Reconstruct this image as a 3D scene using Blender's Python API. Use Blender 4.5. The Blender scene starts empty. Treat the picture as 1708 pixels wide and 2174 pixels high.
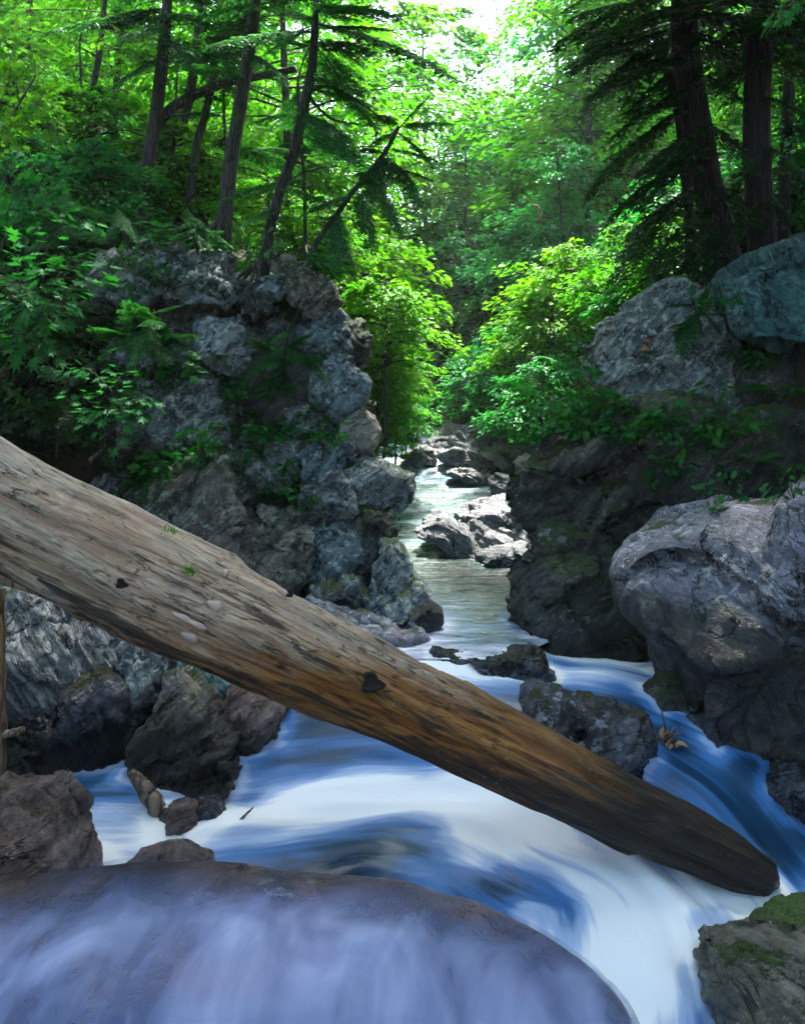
import bpy, math, random
import numpy as np
from mathutils import Vector, Matrix

R = math.radians
SC = bpy.context.scene
COL = SC.collection
random.seed(7)

# ------------------------------------------------------------------ camera
# a level view camera with a dropped lens: verticals stay vertical
F, CX, HY, PH = 2044.0, 854.0, 800.0, 2174.0      # focal length, centre column and horizon row in photo units
cam = bpy.data.cameras.new('camera')
cam_o = bpy.data.objects.new('camera', cam)
COL.objects.link(cam_o)
cam.sensor_fit = 'VERTICAL'
cam.sensor_height = 24.0
cam.lens = F / PH * 24.0
cam.shift_y = (HY - PH / 2) / PH
cam_o.location = (0, 0, 0)
cam_o.rotation_euler = (R(90), 0, 0)
cam.clip_start = 0.05
cam.clip_end = 500
SC.camera = cam_o

# ------------------------------------------------------------------ light
SUN_AZ, SUN_EL = 12.0, 62.0
world = bpy.data.worlds.new('World')
SC.world = world
world.use_nodes = True
wn = world.node_tree.nodes
wl = world.node_tree.links
wn.clear()
sky = wn.new('ShaderNodeTexSky')
sky.sky_type = 'NISHITA'
sky.sun_disc = False
sky.sun_elevation = R(SUN_EL)
sky.sun_rotation = R(SUN_AZ)
sky.air_density = 1.0
sky.dust_density = 2.5
bg = wn.new('ShaderNodeBackground')
bg.inputs['Strength'].default_value = 0.115
wo = wn.new('ShaderNodeOutputWorld')
wl.new(sky.outputs[0], bg.inputs[0])
wl.new(bg.outputs[0], wo.inputs[0])

sun = bpy.data.lights.new('sun', 'SUN')
sun.energy = 3.6
sun.angle = R(5.0)
sun.color = (1.0, 0.95, 0.86)
sun_o = bpy.data.objects.new('sun', sun)
COL.objects.link(sun_o)
_s = Vector((math.sin(R(SUN_AZ)) * math.cos(R(SUN_EL)), math.cos(R(SUN_AZ)) * math.cos(R(SUN_EL)), math.sin(R(SUN_EL))))
sun_o.location = _s * 60
sun_o.rotation_euler = _s.to_track_quat('Z', 'Y').to_euler()

SC.view_settings.view_transform = 'Standard'
SC.view_settings.look = 'None'
SC.view_settings.exposure = 3.0
SC.view_settings.gamma = 1.0
SC.view_settings.use_curve_mapping = False
SC.render.engine = 'CYCLES'
cy = SC.cycles
cy.use_denoising = True
cy.max_bounces = 7
cy.diffuse_bounces = 4
cy.glossy_bounces = 3
cy.transmission_bounces = 4
cy.transparent_max_bounces = 8
cy.sample_clamp_indirect = 6.0
cy.use_adaptive_sampling = True
cy.adaptive_threshold = 0.03

# ------------------------------------------------------------------ helpers
def P(px, py, Y):
    return np.array(((px - CX) / F * Y, Y, (HY - py) / F * Y))

class Noise:
    def __init__(s, seed):
        g = np.random.default_rng(seed)
        s.p = np.tile(g.permutation(256), 3)
        v = g.normal(size=(256, 3))
        s.g = v / np.linalg.norm(v, axis=1)[:, None]
    def __call__(s, q):
        q = np.asarray(q, float)
        i = np.floor(q).astype(int)
        f = q - i
        i &= 255
        u = f * f * f * (f * (f * 6 - 15) + 10)
        out = 0
        for dx in (0, 1):
            wx = u[:, 0] if dx else 1 - u[:, 0]
            for dy in (0, 1):
                wy = u[:, 1] if dy else 1 - u[:, 1]
                for dz in (0, 1):
                    wz = u[:, 2] if dz else 1 - u[:, 2]
                    h = s.p[s.p[s.p[i[:, 0] + dx] + i[:, 1] + dy] + i[:, 2] + dz]
                    g = s.g[h]
                    out = out + wx * wy * wz * (g[:, 0] * (f[:, 0] - dx) + g[:, 1] * (f[:, 1] - dy) + g[:, 2] * (f[:, 2] - dz))
        return out * 1.6
    def fbm(s, q, o=4, gain=0.5):
        a, t, q = 1.0, 0, np.asarray(q, float)
        for k in range(o):
            t = t + a * s(q + 17.3 * k)
            a *= gain
            q = q * 2.03
        return t

NZ = Noise(3)

def mesh_of(name, V, Fc, mats=(), midx=None, smooth=True, attrs=None, fattrs=None):
    """V (n,3), Fc (m,k) all faces with k corners"""
    V = np.asarray(V, np.float32)
    Fc = np.asarray(Fc, np.int32)
    me = bpy.data.meshes.new(name)
    m, k = Fc.shape
    me.vertices.add(len(V))
    me.vertices.foreach_set('co', V.ravel())
    me.loops.add(m * k)
    me.loops.foreach_set('vertex_index', Fc.ravel())
    me.polygons.add(m)
    me.polygons.foreach_set('loop_start', np.arange(m, dtype=np.int32) * k)
    me.polygons.foreach_set('loop_total', np.full(m, k, np.int32))
    if midx is not None:
        me.polygons.foreach_set('material_index', np.asarray(midx, np.int32))
    me.update(calc_edges=True)
    me.polygons.foreach_set('use_smooth', np.full(m, bool(smooth)))
    for nm, a in (attrs or {}).items():
        at = me.attributes.new(nm, 'FLOAT', 'POINT')
        at.data.foreach_set('value', np.asarray(a, np.float32))
    for nm, a in (fattrs or {}).items():
        at = me.attributes.new(nm, 'FLOAT', 'FACE')
        at.data.foreach_set('value', np.asarray(a, np.float32))
    for mt in mats:
        me.materials.append(mt)
    return me

def link(name, me, loc=(0, 0, 0), parent=None):
    o = bpy.data.objects.new(name, me)
    COL.objects.link(o)
    o.location = Vector(tuple(float(c) for c in loc))
    if parent is not None:
        o.parent = parent
    return o

def tag(o, label=None, cat=None, group=None, kind=None):
    if label: o['label'] = label
    if cat: o['category'] = cat
    if group: o['group'] = group
    if kind: o['kind'] = kind
    return o

def empty(name, loc, label=None, cat=None, group=None):
    return tag(link(name, None, loc), label, cat, group)

def tri_all(Q):
    Q = np.asarray(Q)
    if Q.shape[1] == 3: return Q
    return np.vstack([Q[:, [0, 1, 2]], Q[:, [0, 2, 3]]])

def spline(pts, n):
    """Catmull-Rom through pts"""
    p = np.asarray(pts, float)
    p = np.vstack([2 * p[0] - p[1], p, 2 * p[-1] - p[-2]])
    m = len(p) - 3
    t = np.linspace(0, m - 1e-6, n)
    i = t.astype(int)
    u = (t - i)[:, None]
    a, b, c, d = p[i], p[i + 1], p[i + 2], p[i + 3]
    return 0.5 * (2 * b + (c - a) * u + (2 * a - 5 * b + 4 * c - d) * u ** 2 + (3 * b - a - 3 * c + d) * u ** 3)

def tube(path, rad, sides=8, cap=True):
    path = np.asarray(path, float)
    n = len(path)
    rad = np.broadcast_to(rad, (n,)) if np.ndim(rad) < 2 else rad
    t = np.gradient(path, axis=0)
    t /= np.linalg.norm(t, axis=1)[:, None] + 1e-9
    ref = np.where(np.abs(t[:, 2:3]) > 0.9, np.array([[1., 0, 0]]), np.array([[0., 0, 1]]))
    ref = np.broadcast_to(ref[n // 2], (n, 3))
    a = np.cross(t, ref); a /= np.linalg.norm(a, axis=1)[:, None] + 1e-9
    b = np.cross(a, t)
    th = np.linspace(0, 2 * np.pi, sides, endpoint=False)
    V = path[:, None] + rad[:, None, None] * (np.cos(th)[None, :, None] * a[:, None] + np.sin(th)[None, :, None] * b[:, None])
    V = V.reshape(-1, 3)
    i = np.arange(n - 1)[:, None] * sides + np.arange(sides)
    j = np.arange(n - 1)[:, None] * sides + (np.arange(sides) + 1) % sides
    Q = np.stack([i, i + sides, j + sides, j], -1).reshape(-1, 4)
    if cap:
        V = np.vstack([V, path[:1], path[-1:]])
        k = np.arange(sides); k2 = (k + 1) % sides
        c0, c1 = len(V) - 2, len(V) - 1
        T0 = np.stack([np.full(sides, c0), k, k2, k2], -1)
        e = (n - 1) * sides
        T1 = np.stack([np.full(sides, c1), e + k2, e + k, e + k], -1)
        T = np.vstack([tri_all(Q), T0[:, :3], T1[:, :3]])
        return V, T
    return V, tri_all(Q)

class Acc:
    """collects triangles with a material index and one number per face"""
    def __init__(s): s.V, s.T, s.m, s.a, s.n = [], [], [], [], 0
    def add(s, V, T, mi=0, a=0.5):
        s.V.append(V); s.T.append(np.asarray(T) + s.n)
        s.m.append(np.full(len(T), mi)); s.a.append(np.broadcast_to(a, (len(T),)).astype(float))
        s.n += len(V)
        return s
    def mesh(s, name, mats, smooth=True):
        return mesh_of(name, np.vstack(s.V), np.vstack(s.T), mats, np.concatenate(s.m), smooth, fattrs={'vary': np.concatenate(s.a)})

# ------------------------------------------------------------------ materials
class NT:
    def __init__(s, name):
        s.mat = bpy.data.materials.new(name)
        s.mat.use_nodes = True
        s.t = s.mat.node_tree
        s.t.nodes.clear()
        s.out = s.t.nodes.new('ShaderNodeOutputMaterial')
    def n(s, typ, **kw):
        nd = s.t.nodes.new('ShaderNode' + typ)
        for k, v in kw.items():
            setattr(nd, k, v)
        return nd
    def set(s, sock, v):
        if hasattr(v, 'default_value') or hasattr(v, 'is_linked'):
            s.t.links.new(v, sock)
        else:
            sock.default_value = v
    def math(s, op, a, b=None, c=None, clamp=False):
        nd = s.n('Math', operation=op, use_clamp=clamp)
        s.set(nd.inputs[0], a)
        if b is not None: s.set(nd.inputs[1], b)
        if c is not None: s.set(nd.inputs[2], c)
        return nd.outputs[0]
    def mix(s, f, a, b, typ='MIX'):
        nd = s.n('Mix', data_type='RGBA', blend_type=typ)
        s.set(nd.inputs[0], f)
        s.set(nd.inputs[6], a if not isinstance(a, tuple) else (*a, 1)[:4])
        s.set(nd.inputs[7], b if not isinstance(b, tuple) else (*b, 1)[:4])
        return nd.outputs[2]
    def ramp(s, f, stops, interp='LINEAR'):
        nd = s.n('ValToRGB')
        cr = nd.color_ramp
        cr.interpolation = interp
        while len(cr.elements) < len(stops): cr.elements.new(0.5)
        for e, (p, c) in zip(cr.elements, stops):
            e.position = p
            e.color = (*c, 1)[:4] if isinstance(c, tuple) else (c, c, c, 1)
        s.set(nd.inputs[0], f)
        return nd.outputs[0]
    def step(s, v, lo, hi):
        nd = s.n('MapRange', interpolation_type='SMOOTHSTEP')
        s.set(nd.inputs[0], v); nd.inputs[1].default_value = lo; nd.inputs[2].default_value = hi
        return nd.outputs[0]
    def noise(s, vec, scale, detail=4, rough=0.55, dist=0.0):
        nd = s.n('TexNoise')
        s.set(nd.inputs['Vector'], vec)
        nd.inputs['Scale'].default_value = scale
        nd.inputs['Detail'].default_value = detail
        nd.inputs['Roughness'].default_value = rough
        nd.inputs['Distortion'].default_value = dist
        return nd.outputs[0]
    def vor(s, vec, scale, feature='F1', out=0, rnd=1.0):
        nd = s.n('TexVoronoi', feature=feature)
        s.set(nd.inputs['Vector'], vec)
        nd.inputs['Scale'].default_value = scale
        nd.inputs['Randomness'].default_value = rnd
        return nd.outputs[out]
    def mapping(s, vec, rot=(0, 0, 0), scale=(1, 1, 1)):
        """turn first, then stretch"""
        if any(rot):
            rn = s.n('Mapping'); s.set(rn.inputs[0], vec); s.set(rn.inputs[2], rot); vec = rn.outputs[0]
        nd = s.n('Mapping'); s.set(nd.inputs[0], vec); s.set(nd.inputs[3], scale)
        return nd.outputs[0]
    def coords(s):
        """object coordinates moved apart from one object to the next"""
        tc = s.n('TexCoord'); oi = s.n('ObjectInfo')
        va = s.n('VectorMath', operation='ADD')
        sc = s.n('VectorMath', operation='SCALE')
        cb = s.n('CombineXYZ')
        for k in range(3): s.t.links.new(oi.outputs['Random'], cb.inputs[k])
        s.t.links.new(cb.outputs[0], sc.inputs[0]); sc.inputs['Scale'].default_value = 37.0
        s.t.links.new(tc.outputs['Object'], va.inputs[0]); s.t.links.new(sc.outputs[0], va.inputs[1])
        return va.outputs[0]
    def attr(s, name, fac=True):
        nd = s.n('Attribute', attribute_name=name)
        return nd.outputs['Fac'] if fac else nd.outputs['Color']
    def up(s):
        g = s.n('NewGeometry'); x = s.n('SeparateXYZ')
        s.t.links.new(g.outputs['Normal'], x.inputs[0])
        return x.outputs[2]
    def bump(s, h, strength=0.5, dist=0.02, normal=None):
        nd = s.n('Bump')
        nd.inputs['Strength'].default_value = strength
        nd.inputs['Distance'].default_value = dist
        s.set(nd.inputs['Height'], h)
        if normal is not None: s.set(nd.inputs['Normal'], normal)
        return nd.outputs[0]
    def principled(s, **kw):
        nd = s.n('BsdfPrincipled')
        for k, v in kw.items():
            s.set(nd.inputs[k.replace('_', ' ')], v if not (isinstance(v, tuple) and len(v) == 3) else (*v, 1))
        return nd.outputs[0]
    def done(s, shader):
        s.t.links.new(shader, s.out.inputs[0])
        return s.mat

def rock_mat(name, a, b, c, lichen=0.3, lichen_col=(0.42, 0.50, 0.46), moss=0.3, moss_col=(0.035, 0.085, 0.012), rot=(0.25, 0.85, 0.2), stretch=5.0, bump=0.9, gloss=0.62, stain=0.5, rust=0.35):
    """a grey schist: a, b, c its own tints; thin foliation, lichen, moss on ledges, algae-black where it is wet"""
    t = NT(name)
    co = t.coords()
    fol = t.mapping(co, rot=rot, scale=(1, 1, stretch))
    n1 = t.noise(co, 1.9, 5, 0.62, 0.5)
    n2 = t.noise(fol, 1.7, 7, 0.66, 0.7)
    n3 = t.noise(co, 22, 5, 0.7)
    n4 = t.noise(fol, 6.0, 6, 0.68, 0.5)
    n5 = t.noise(co, 4.5, 5, 0.65, 0.3)
    col = t.mix(t.step(n1, 0.38, 0.62), a, b)
    col = t.mix(t.math('MULTIPLY', t.step(n2, 0.47, 0.62), 0.9), col, c)
    col = t.mix(t.math('MULTIPLY', t.step(n5, 0.54, 0.68), rust), col, (0.20, 0.125, 0.065))
    col = t.mix(t.step(n3, 0.35, 0.68), t.mix(1.0, col, (0.55, 0.55, 0.57), 'MULTIPLY'), col)
    # dark mineral seams with their own shape
    seam = t.math('MULTIPLY', t.step(n4, 0.55, 0.63), stain)
    col = t.mix(seam, col, (0.022, 0.025, 0.024))
    # joints: thin dark fractures
    fr = t.noise(t.mapping(co, rot=(rot[0] + .4, rot[1] - .5, rot[2] + .7), scale=(1, 1, 2.2)), 1.5, 5, 0.55, 0.9)
    jt = t.step(t.math('ABSOLUTE', t.math('SUBTRACT', fr, 0.5)), 0.012, 0.0)
    col = t.mix(t.math('MULTIPLY', jt, 0.85), col, (0.015, 0.016, 0.014))
    # lichen in ragged patches
    ln = t.noise(co, 2.1, 3, 0.55)
    l1 = t.noise(co, 13, 7, 0.72, 0.4)
    l2 = t.noise(co, 38, 4, 0.7, 0.2)
    lm = t.math('MULTIPLY', t.step(l1, 0.53, 0.60), t.step(ln, 0.66 - 0.34 * lichen, 0.74 - 0.30 * lichen))
    lm2 = t.math('MULTIPLY', t.step(l2, 0.60, 0.66), t.step(n5, 0.56 - 0.2 * lichen, 0.64 - 0.2 * lichen))
    lm = t.math('MULTIPLY', t.math('MAXIMUM', lm, lm2), 0.8)
    col = t.mix(lm, col, t.mix(n1, lichen_col, tuple(k * 0.8 for k in lichen_col)))
    # moss where ledges catch litter
    mm = t.math('ADD', t.math('MULTIPLY', t.up(), 0.55), t.math('MULTIPLY', t.noise(co, 3.6, 7, 0.72), 1.0))
    mf = t.step(mm, 1.12 - 0.42 * moss, 1.18 - 0.42 * moss)
    mcol = t.mix(t.step(t.noise(co, 45, 4, .7), .3, .7), tuple(k * .6 for k in moss_col), tuple(min(1, k * 2.0) for k in moss_col))
    mcol = t.mix(t.math('MULTIPLY', t.step(n5, .5, .64), .5), mcol, (0.07, 0.05, 0.02))
    col = t.mix(mf, col, mcol)
    wet = t.attr('wet')
    wn_ = t.step(t.math('ADD', wet, t.math('MULTIPLY', t.math('SUBTRACT', n2, 0.5), 1.1)), 0.22, 0.55)
    col = t.mix(t.math('MULTIPLY', wn_, 0.9), col, t.mix(t.step(n5, .45, .62), (0.010, 0.012, 0.011), (0.022, 0.028, 0.012)))
    rough = t.math('SUBTRACT', gloss, t.math('MULTIPLY', wn_, 0.30))
    h = t.math('ADD', t.math('MULTIPLY', n4, 1.0), t.math('MULTIPLY', n3, 0.45))
    h = t.math('ADD', h, t.math('MULTIPLY', t.noise(co, 70, 4, .65), 0.22))
    h = t.math('SUBTRACT', h, t.math('MULTIPLY', jt, 0.5))
    h = t.math('ADD', h, t.math('MULTIPLY', mf, t.math('ADD', .25, t.math('MULTIPLY', t.noise(co, 80, 3), 0.8))))
    nb = t.bump(h, bump, 0.06)
    return t.done(t.principled(Base_Color=col, Roughness=rough, Normal=nb))

M = {}
M['rock_grey'] = rock_mat('rock_grey', (0.29, 0.35, 0.345), (0.12, 0.155, 0.165), (0.54, 0.58, 0.56), 0.95, (0.68, 0.75, 0.70), moss=0.38, stain=0.85, bump=1.0, rust=.22)
M['rock_blue'] = rock_mat('rock_blue', (0.17, 0.255, 0.275), (0.095, 0.15, 0.17), (0.33, 0.43, 0.45), 0.7, (0.58, 0.68, 0.68), moss=0.3, stain=0.65, bump=1.0, rust=.15)
M['rock_tan'] = rock_mat('rock_tan', (0.32, 0.28, 0.22), (0.16, 0.155, 0.135), (0.46, 0.42, 0.34), 0.65, (0.58, 0.60, 0.48), moss=0.36, stain=0.75, bump=1.0)
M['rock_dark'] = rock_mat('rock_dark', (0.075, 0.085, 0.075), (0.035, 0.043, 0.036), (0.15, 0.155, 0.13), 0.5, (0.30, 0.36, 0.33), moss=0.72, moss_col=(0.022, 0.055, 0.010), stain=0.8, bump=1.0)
M['rock_teal'] = rock_mat('rock_teal', (0.085, 0.235, 0.25), (0.06, 0.17, 0.19), (0.17, 0.36, 0.37), 0.45, (0.32, 0.50, 0.50), moss=0.12, rot=(0.5, -0.9, 0.1), stretch=7, stain=0.6, rust=0.05)
M['rock_violet'] = rock_mat('rock_violet', (0.29, 0.285, 0.36), (0.16, 0.17, 0.21), (0.42, 0.42, 0.52), 0.6, (0.66, 0.68, 0.62), moss=0.2, moss_col=(0.03, 0.045, 0.012), rot=(0.9, -0.7, 0.3), stain=0.7, bump=0.75, rust=.12)
M['rock_pale'] = rock_mat('rock_pale', (0.25, 0.265, 0.285), (0.16, 0.175, 0.20), (0.34, 0.355, 0.37), 0.3, (0.42, 0.45, 0.46), moss=0.08, rot=(0.7, -0.4, 0.1), stain=0.5, rust=.06)
M['rock_strata'] = rock_mat('rock_strata', (0.20, 0.25, 0.26), (0.085, 0.11, 0.12), (0.52, 0.55, 0.56), 0.3, moss=0.05, rot=(0.15, -0.9, 0.0), stretch=9, bump=1.0, stain=0.95, rust=0.1)
M['rock_rust'] = rock_mat('rock_rust', (0.20, 0.125, 0.10), (0.13, 0.085, 0.075), (0.30, 0.23, 0.21), 0.2, (0.45, 0.36, 0.36), moss=0.15, moss_col=(0.05, 0.045, 0.012), gloss=0.38)
M['rock_wet'] = rock_mat('rock_wet', (0.040, 0.042, 0.050), (0.022, 0.027, 0.024), (0.13, 0.145, 0.19), 0.4, (0.32, 0.36, 0.46), moss=0.22, moss_col=(0.04, 0.05, 0.012), gloss=0.24, bump=1.0, rust=.1)
M['rock_bed'] = rock_mat('rock_bed', (0.10, 0.062, 0.055), (0.045, 0.034, 0.042), (0.17, 0.115, 0.105), 0.05, moss=-0.5, moss_col=(0.06, 0.07, 0.015), gloss=0.3, bump=0.5, stretch=3)
M['rock_olive'] = rock_mat('rock_olive', (0.17, 0.165, 0.125), (0.09, 0.095, 0.075), (0.27, 0.26, 0.20), 0.3, moss=0.12, moss_col=(0.03, 0.055, 0.010), rot=(0.6, -0.8, 0.2), gloss=.4)
M['rock_moss'] = rock_mat('rock_moss', (0.10, 0.105, 0.085), (0.06, 0.07, 0.055), (0.17, 0.17, 0.14), 0.25, moss=0.95, moss_col=(0.035, 0.075, 0.010))

def leaf_mat(name, c1, c2, c3, tr=0.45, gl=0.018, trc=(0.95, 1.40, 0.45)):
    t = NT(name)
    v = t.attr('vary')
    oi = t.n('ObjectInfo')
    vv = t.math('ADD', t.math('MULTIPLY', v, 0.75), t.math('MULTIPLY', oi.outputs['Random'], 0.25))
    col = t.ramp(vv, [(0.05, c1), (0.5, c2), (0.95, c3)])
    tc = t.mix(1.0, col, trc, 'MULTIPLY')
    d = t.n('BsdfDiffuse'); t.set(d.inputs[0], col)
    r = t.n('BsdfTranslucent'); t.set(r.inputs[0], tc)
    g = t.n('BsdfGlossy'); g.inputs['Roughness'].default_value = 0.45; g.inputs[0].default_value = (0.6, 0.9, 0.65, 1)
    m1 = t.n('MixShader'); m1.inputs[0].default_value = tr
    t.t.links.new(d.outputs[0], m1.inputs[1]); t.t.links.new(r.outputs[0], m1.inputs[2])
    m2 = t.n('MixShader'); m2.inputs[0].default_value = gl
    t.t.links.new(m1.outputs[0], m2.inputs[1]); t.t.links.new(g.outputs[0], m2.inputs[2])
    return t.done(m2.outputs[0])

M['leaf_hemlock'] = leaf_mat('leaf_hemlock', (0.012, 0.085, 0.026), (0.022, 0.12, 0.03), (0.055, 0.165, 0.028), 0.48)
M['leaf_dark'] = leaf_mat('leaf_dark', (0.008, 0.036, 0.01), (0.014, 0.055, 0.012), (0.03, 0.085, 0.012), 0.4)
M['leaf_maple'] = leaf_mat('leaf_maple', (0.016, 0.14, 0.036), (0.026, 0.18, 0.042), (0.055, 0.215, 0.036), 0.52)
M['leaf_sunny'] = leaf_mat('leaf_sunny', (0.034, 0.165, 0.012), (0.07, 0.22, 0.014), (0.14, 0.275, 0.018), 0.6)
M['leaf_lime'] = leaf_mat('leaf_lime', (0.055, 0.205, 0.01), (0.1, 0.265, 0.012), (0.18, 0.32, 0.016), 0.6)
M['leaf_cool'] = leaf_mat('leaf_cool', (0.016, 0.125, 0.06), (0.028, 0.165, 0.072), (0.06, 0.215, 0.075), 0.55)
M['leaf_fern'] = leaf_mat('leaf_fern', (0.018, 0.13, 0.022), (0.03, 0.165, 0.024), (0.06, 0.195, 0.02), 0.45)

def bark_mat(name, a, b, moss=0.3, mossc=(0.03, 0.06, 0.012), sc=1.0):
    t = NT(name)
    co = t.coords()
    m = t.mapping(co, scale=(14 * sc, 14 * sc, 2.2 * sc))
    n1 = t.noise(m, 1.6, 5, 0.65, 0.5)
    v = t.vor(m, 1.7, 'DISTANCE_TO_EDGE')
    col = t.mix(t.step(n1, 0.3, 0.7), a, b)
    col = t.mix(t.step(v, 0.12, 0.0), col, tuple(k * 0.35 for k in a))
    mo = t.step(t.noise(co, 2.2, 4, 0.6), 0.66 - 0.3 * moss, 0.78 - 0.3 * moss)
    col = t.mix(t.math('MULTIPLY', mo, 0.8), col, mossc)
    h = t.math('ADD', t.math('MULTIPLY', t.step(v, 0.0, 0.3), 0.8), t.math('MULTIPLY', n1, 0.6))
    return t.done(t.principled(Base_Color=col, Roughness=0.85, Normal=t.bump(h, 0.9, 0.02)))

M['bark'] = bark_mat('bark', (0.030, 0.027, 0.022), (0.060, 0.054, 0.044), 0.35)
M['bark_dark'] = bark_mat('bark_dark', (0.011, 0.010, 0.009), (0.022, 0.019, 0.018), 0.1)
M['bark_brown'] = bark_mat('bark_brown', (0.16, 0.085, 0.040), (0.26, 0.15, 0.075), 0.1)
M['twig'] = bark_mat('twig', (0.055, 0.045, 0.035), (0.09, 0.075, 0.06), 0.0)
M['dead_wood'] = bark_mat('dead_wood', (0.20, 0.13, 0.09), (0.34, 0.25, 0.18), 0.0, sc=0.7)

def soil_mat():
    t = NT('forest_floor')
    co = t.n('TexCoord').outputs['Object']
    n1 = t.noise(co, 1.1, 6, 0.65); n2 = t.noise(co, 16, 5, 0.7)
    v = t.vor(co, 14, 'F1', 1)
    col = t.mix(t.step(n2, 0.3, 0.7), (0.028, 0.020, 0.012), (0.075, 0.048, 0.026))
    col = t.mix(t.step(n1, 0.42, 0.6), col, (0.022, 0.045, 0.010))
    h = t.math('ADD', n2, t.math('MULTIPLY', v, 0.4))
    return t.done(t.principled(Base_Color=col, Roughness=0.95, Normal=t.bump(h, 1.0, 0.06)))
M['soil'] = soil_mat()

def water_mat(name, stops, still=False, rip=1.0, gl=0.22):
    """stream water: 'foam' says how much air is churned in and, on the pool, how much reflected sky is painted in; between, dark glossy water over the bed"""
    t = NT(name)
    co = t.n('TexCoord').outputs['Object']
    f = t.attr('foam_sheen')
    if still:
        m = t.mapping(co, rot=(0, 0, 0.06), scale=(2.6, 9.0, 1.0))
        nn = t.noise(m, 2.3, 4, 0.6, 0.9)
        n2 = t.noise(t.mapping(co, rot=(0, 0, -0.1), scale=(1.2, 5.0, 1)), 1.7, 4, 0.55, 0.6)
        f = t.math('ADD', f, t.math('MULTIPLY', t.math('SUBTRACT', nn, 0.5), 0.9))
        f = t.math('ADD', f, t.math('MULTIPLY', t.math('SUBTRACT', n2, 0.5), 0.8), clamp=True)
        h = t.math('ADD', nn, t.math('MULTIPLY', n2, 1.3))
        nb = t.bump(h, 0.55 * rip, 0.05)
        ro = t.math('ADD', 0.16, t.math('MULTIPLY', f, 0.4))
    else:
        cb = t.n('CombineXYZ'); t.set(cb.inputs[0], t.attr('fu')); t.set(cb.inputs[1], t.attr('fv'))
        fv = cb.outputs[0]
        nn = t.noise(t.mapping(fv, scale=(0.8, 3.4, 1)), 1.5, 3, 0.5, 0.6)
        n2 = t.noise(t.mapping(fv, scale=(1.0, 14, 1)), 1.6, 4, 0.55, 0.3)
        f = t.math('ADD', f, t.math('MULTIPLY', t.math('SUBTRACT', nn, 0.5), 0.85))
        f = t.math('ADD', f, t.math('MULTIPLY', t.math('SUBTRACT', n2, 0.5), 0.35), clamp=True)
        nb = t.bump(nn, 0.25, 0.05)
        ro = t.math('ADD', gl, t.math('MULTIPLY', f, 0.5))
    col = t.ramp(f, stops, 'EASE')
    return t.done(t.principled(Base_Color=col, Roughness=ro, Normal=nb, IOR=1.33))
M['water_fall'] = water_mat('water_fall', [(0.0, (0.006, 0.018, 0.035)), (0.25, (0.012, 0.055, 0.12)), (0.48, (0.05, 0.17, 0.42)), (0.72, (0.36, 0.48, 0.72)), (0.97, (0.90, 0.92, 0.95))])  # blue middle stops put the skylight's tint into the thin foam
M['water_pool'] = water_mat('water_pool', [(0.0, (0.006, 0.030, 0.022)), (0.28, (0.010, 0.055, 0.045)), (0.5, (0.07, 0.16, 0.25)), (0.74, (0.38, 0.41, 0.54)), (1.0, (0.80, 0.80, 0.86))], still=True)  # lavender stops paint the sky's reflection into the pool colour

def veil_mat():
    t = NT('water_veil')
    co = t.n('TexCoord').outputs['Object']
    nn = t.noise(t.mapping(co, rot=(0.7, 0.0, 0.35), scale=(1.7, 1.0, 0.9)), 2.0, 4, 0.5, 0.8)
    n2 = t.noise(t.mapping(co, rot=(0.7, 0, 0.4), scale=(9, 1.6, 2)), 1.8, 3, 0.5, 0.3)
    n3 = t.noise(co, 1.5, 3, 0.5)
    f = t.attr('foam_sheen')
    f = t.math('ADD', f, t.math('MULTIPLY', t.math('SUBTRACT', nn, 0.5), 0.9))
    f = t.math('ADD', f, t.math('MULTIPLY', t.math('SUBTRACT', n2, 0.5), 0.22), clamp=True)
    col = t.ramp(f, [(0.0, (0.04, 0.07, 0.18)), (0.45, (0.08, 0.135, 0.33)), (1.0, (0.36, 0.43, 0.66))])
    col = t.mix(t.math('MULTIPLY', t.step(n3, 0.5, 0.68), 0.35), col, (0.30, 0.22, 0.36))
    p = t.principled(Base_Color=col, Roughness=0.38, IOR=1.33)
    tr = t.n('BsdfTransparent')
    mx = t.n('MixShader')
    t.set(mx.inputs[0], t.math('MULTIPLY', t.step(f, 0.10, 0.90), .88))
    t.t.links.new(tr.outputs[0], mx.inputs[1]); t.t.links.new(p, mx.inputs[2])
    return t.done(mx.outputs[0])
M['veil'] = veil_mat()

# ------------------------------------------------------------------ ground
def interp(y, xs, ys): return np.interp(y, xs, ys)

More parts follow.
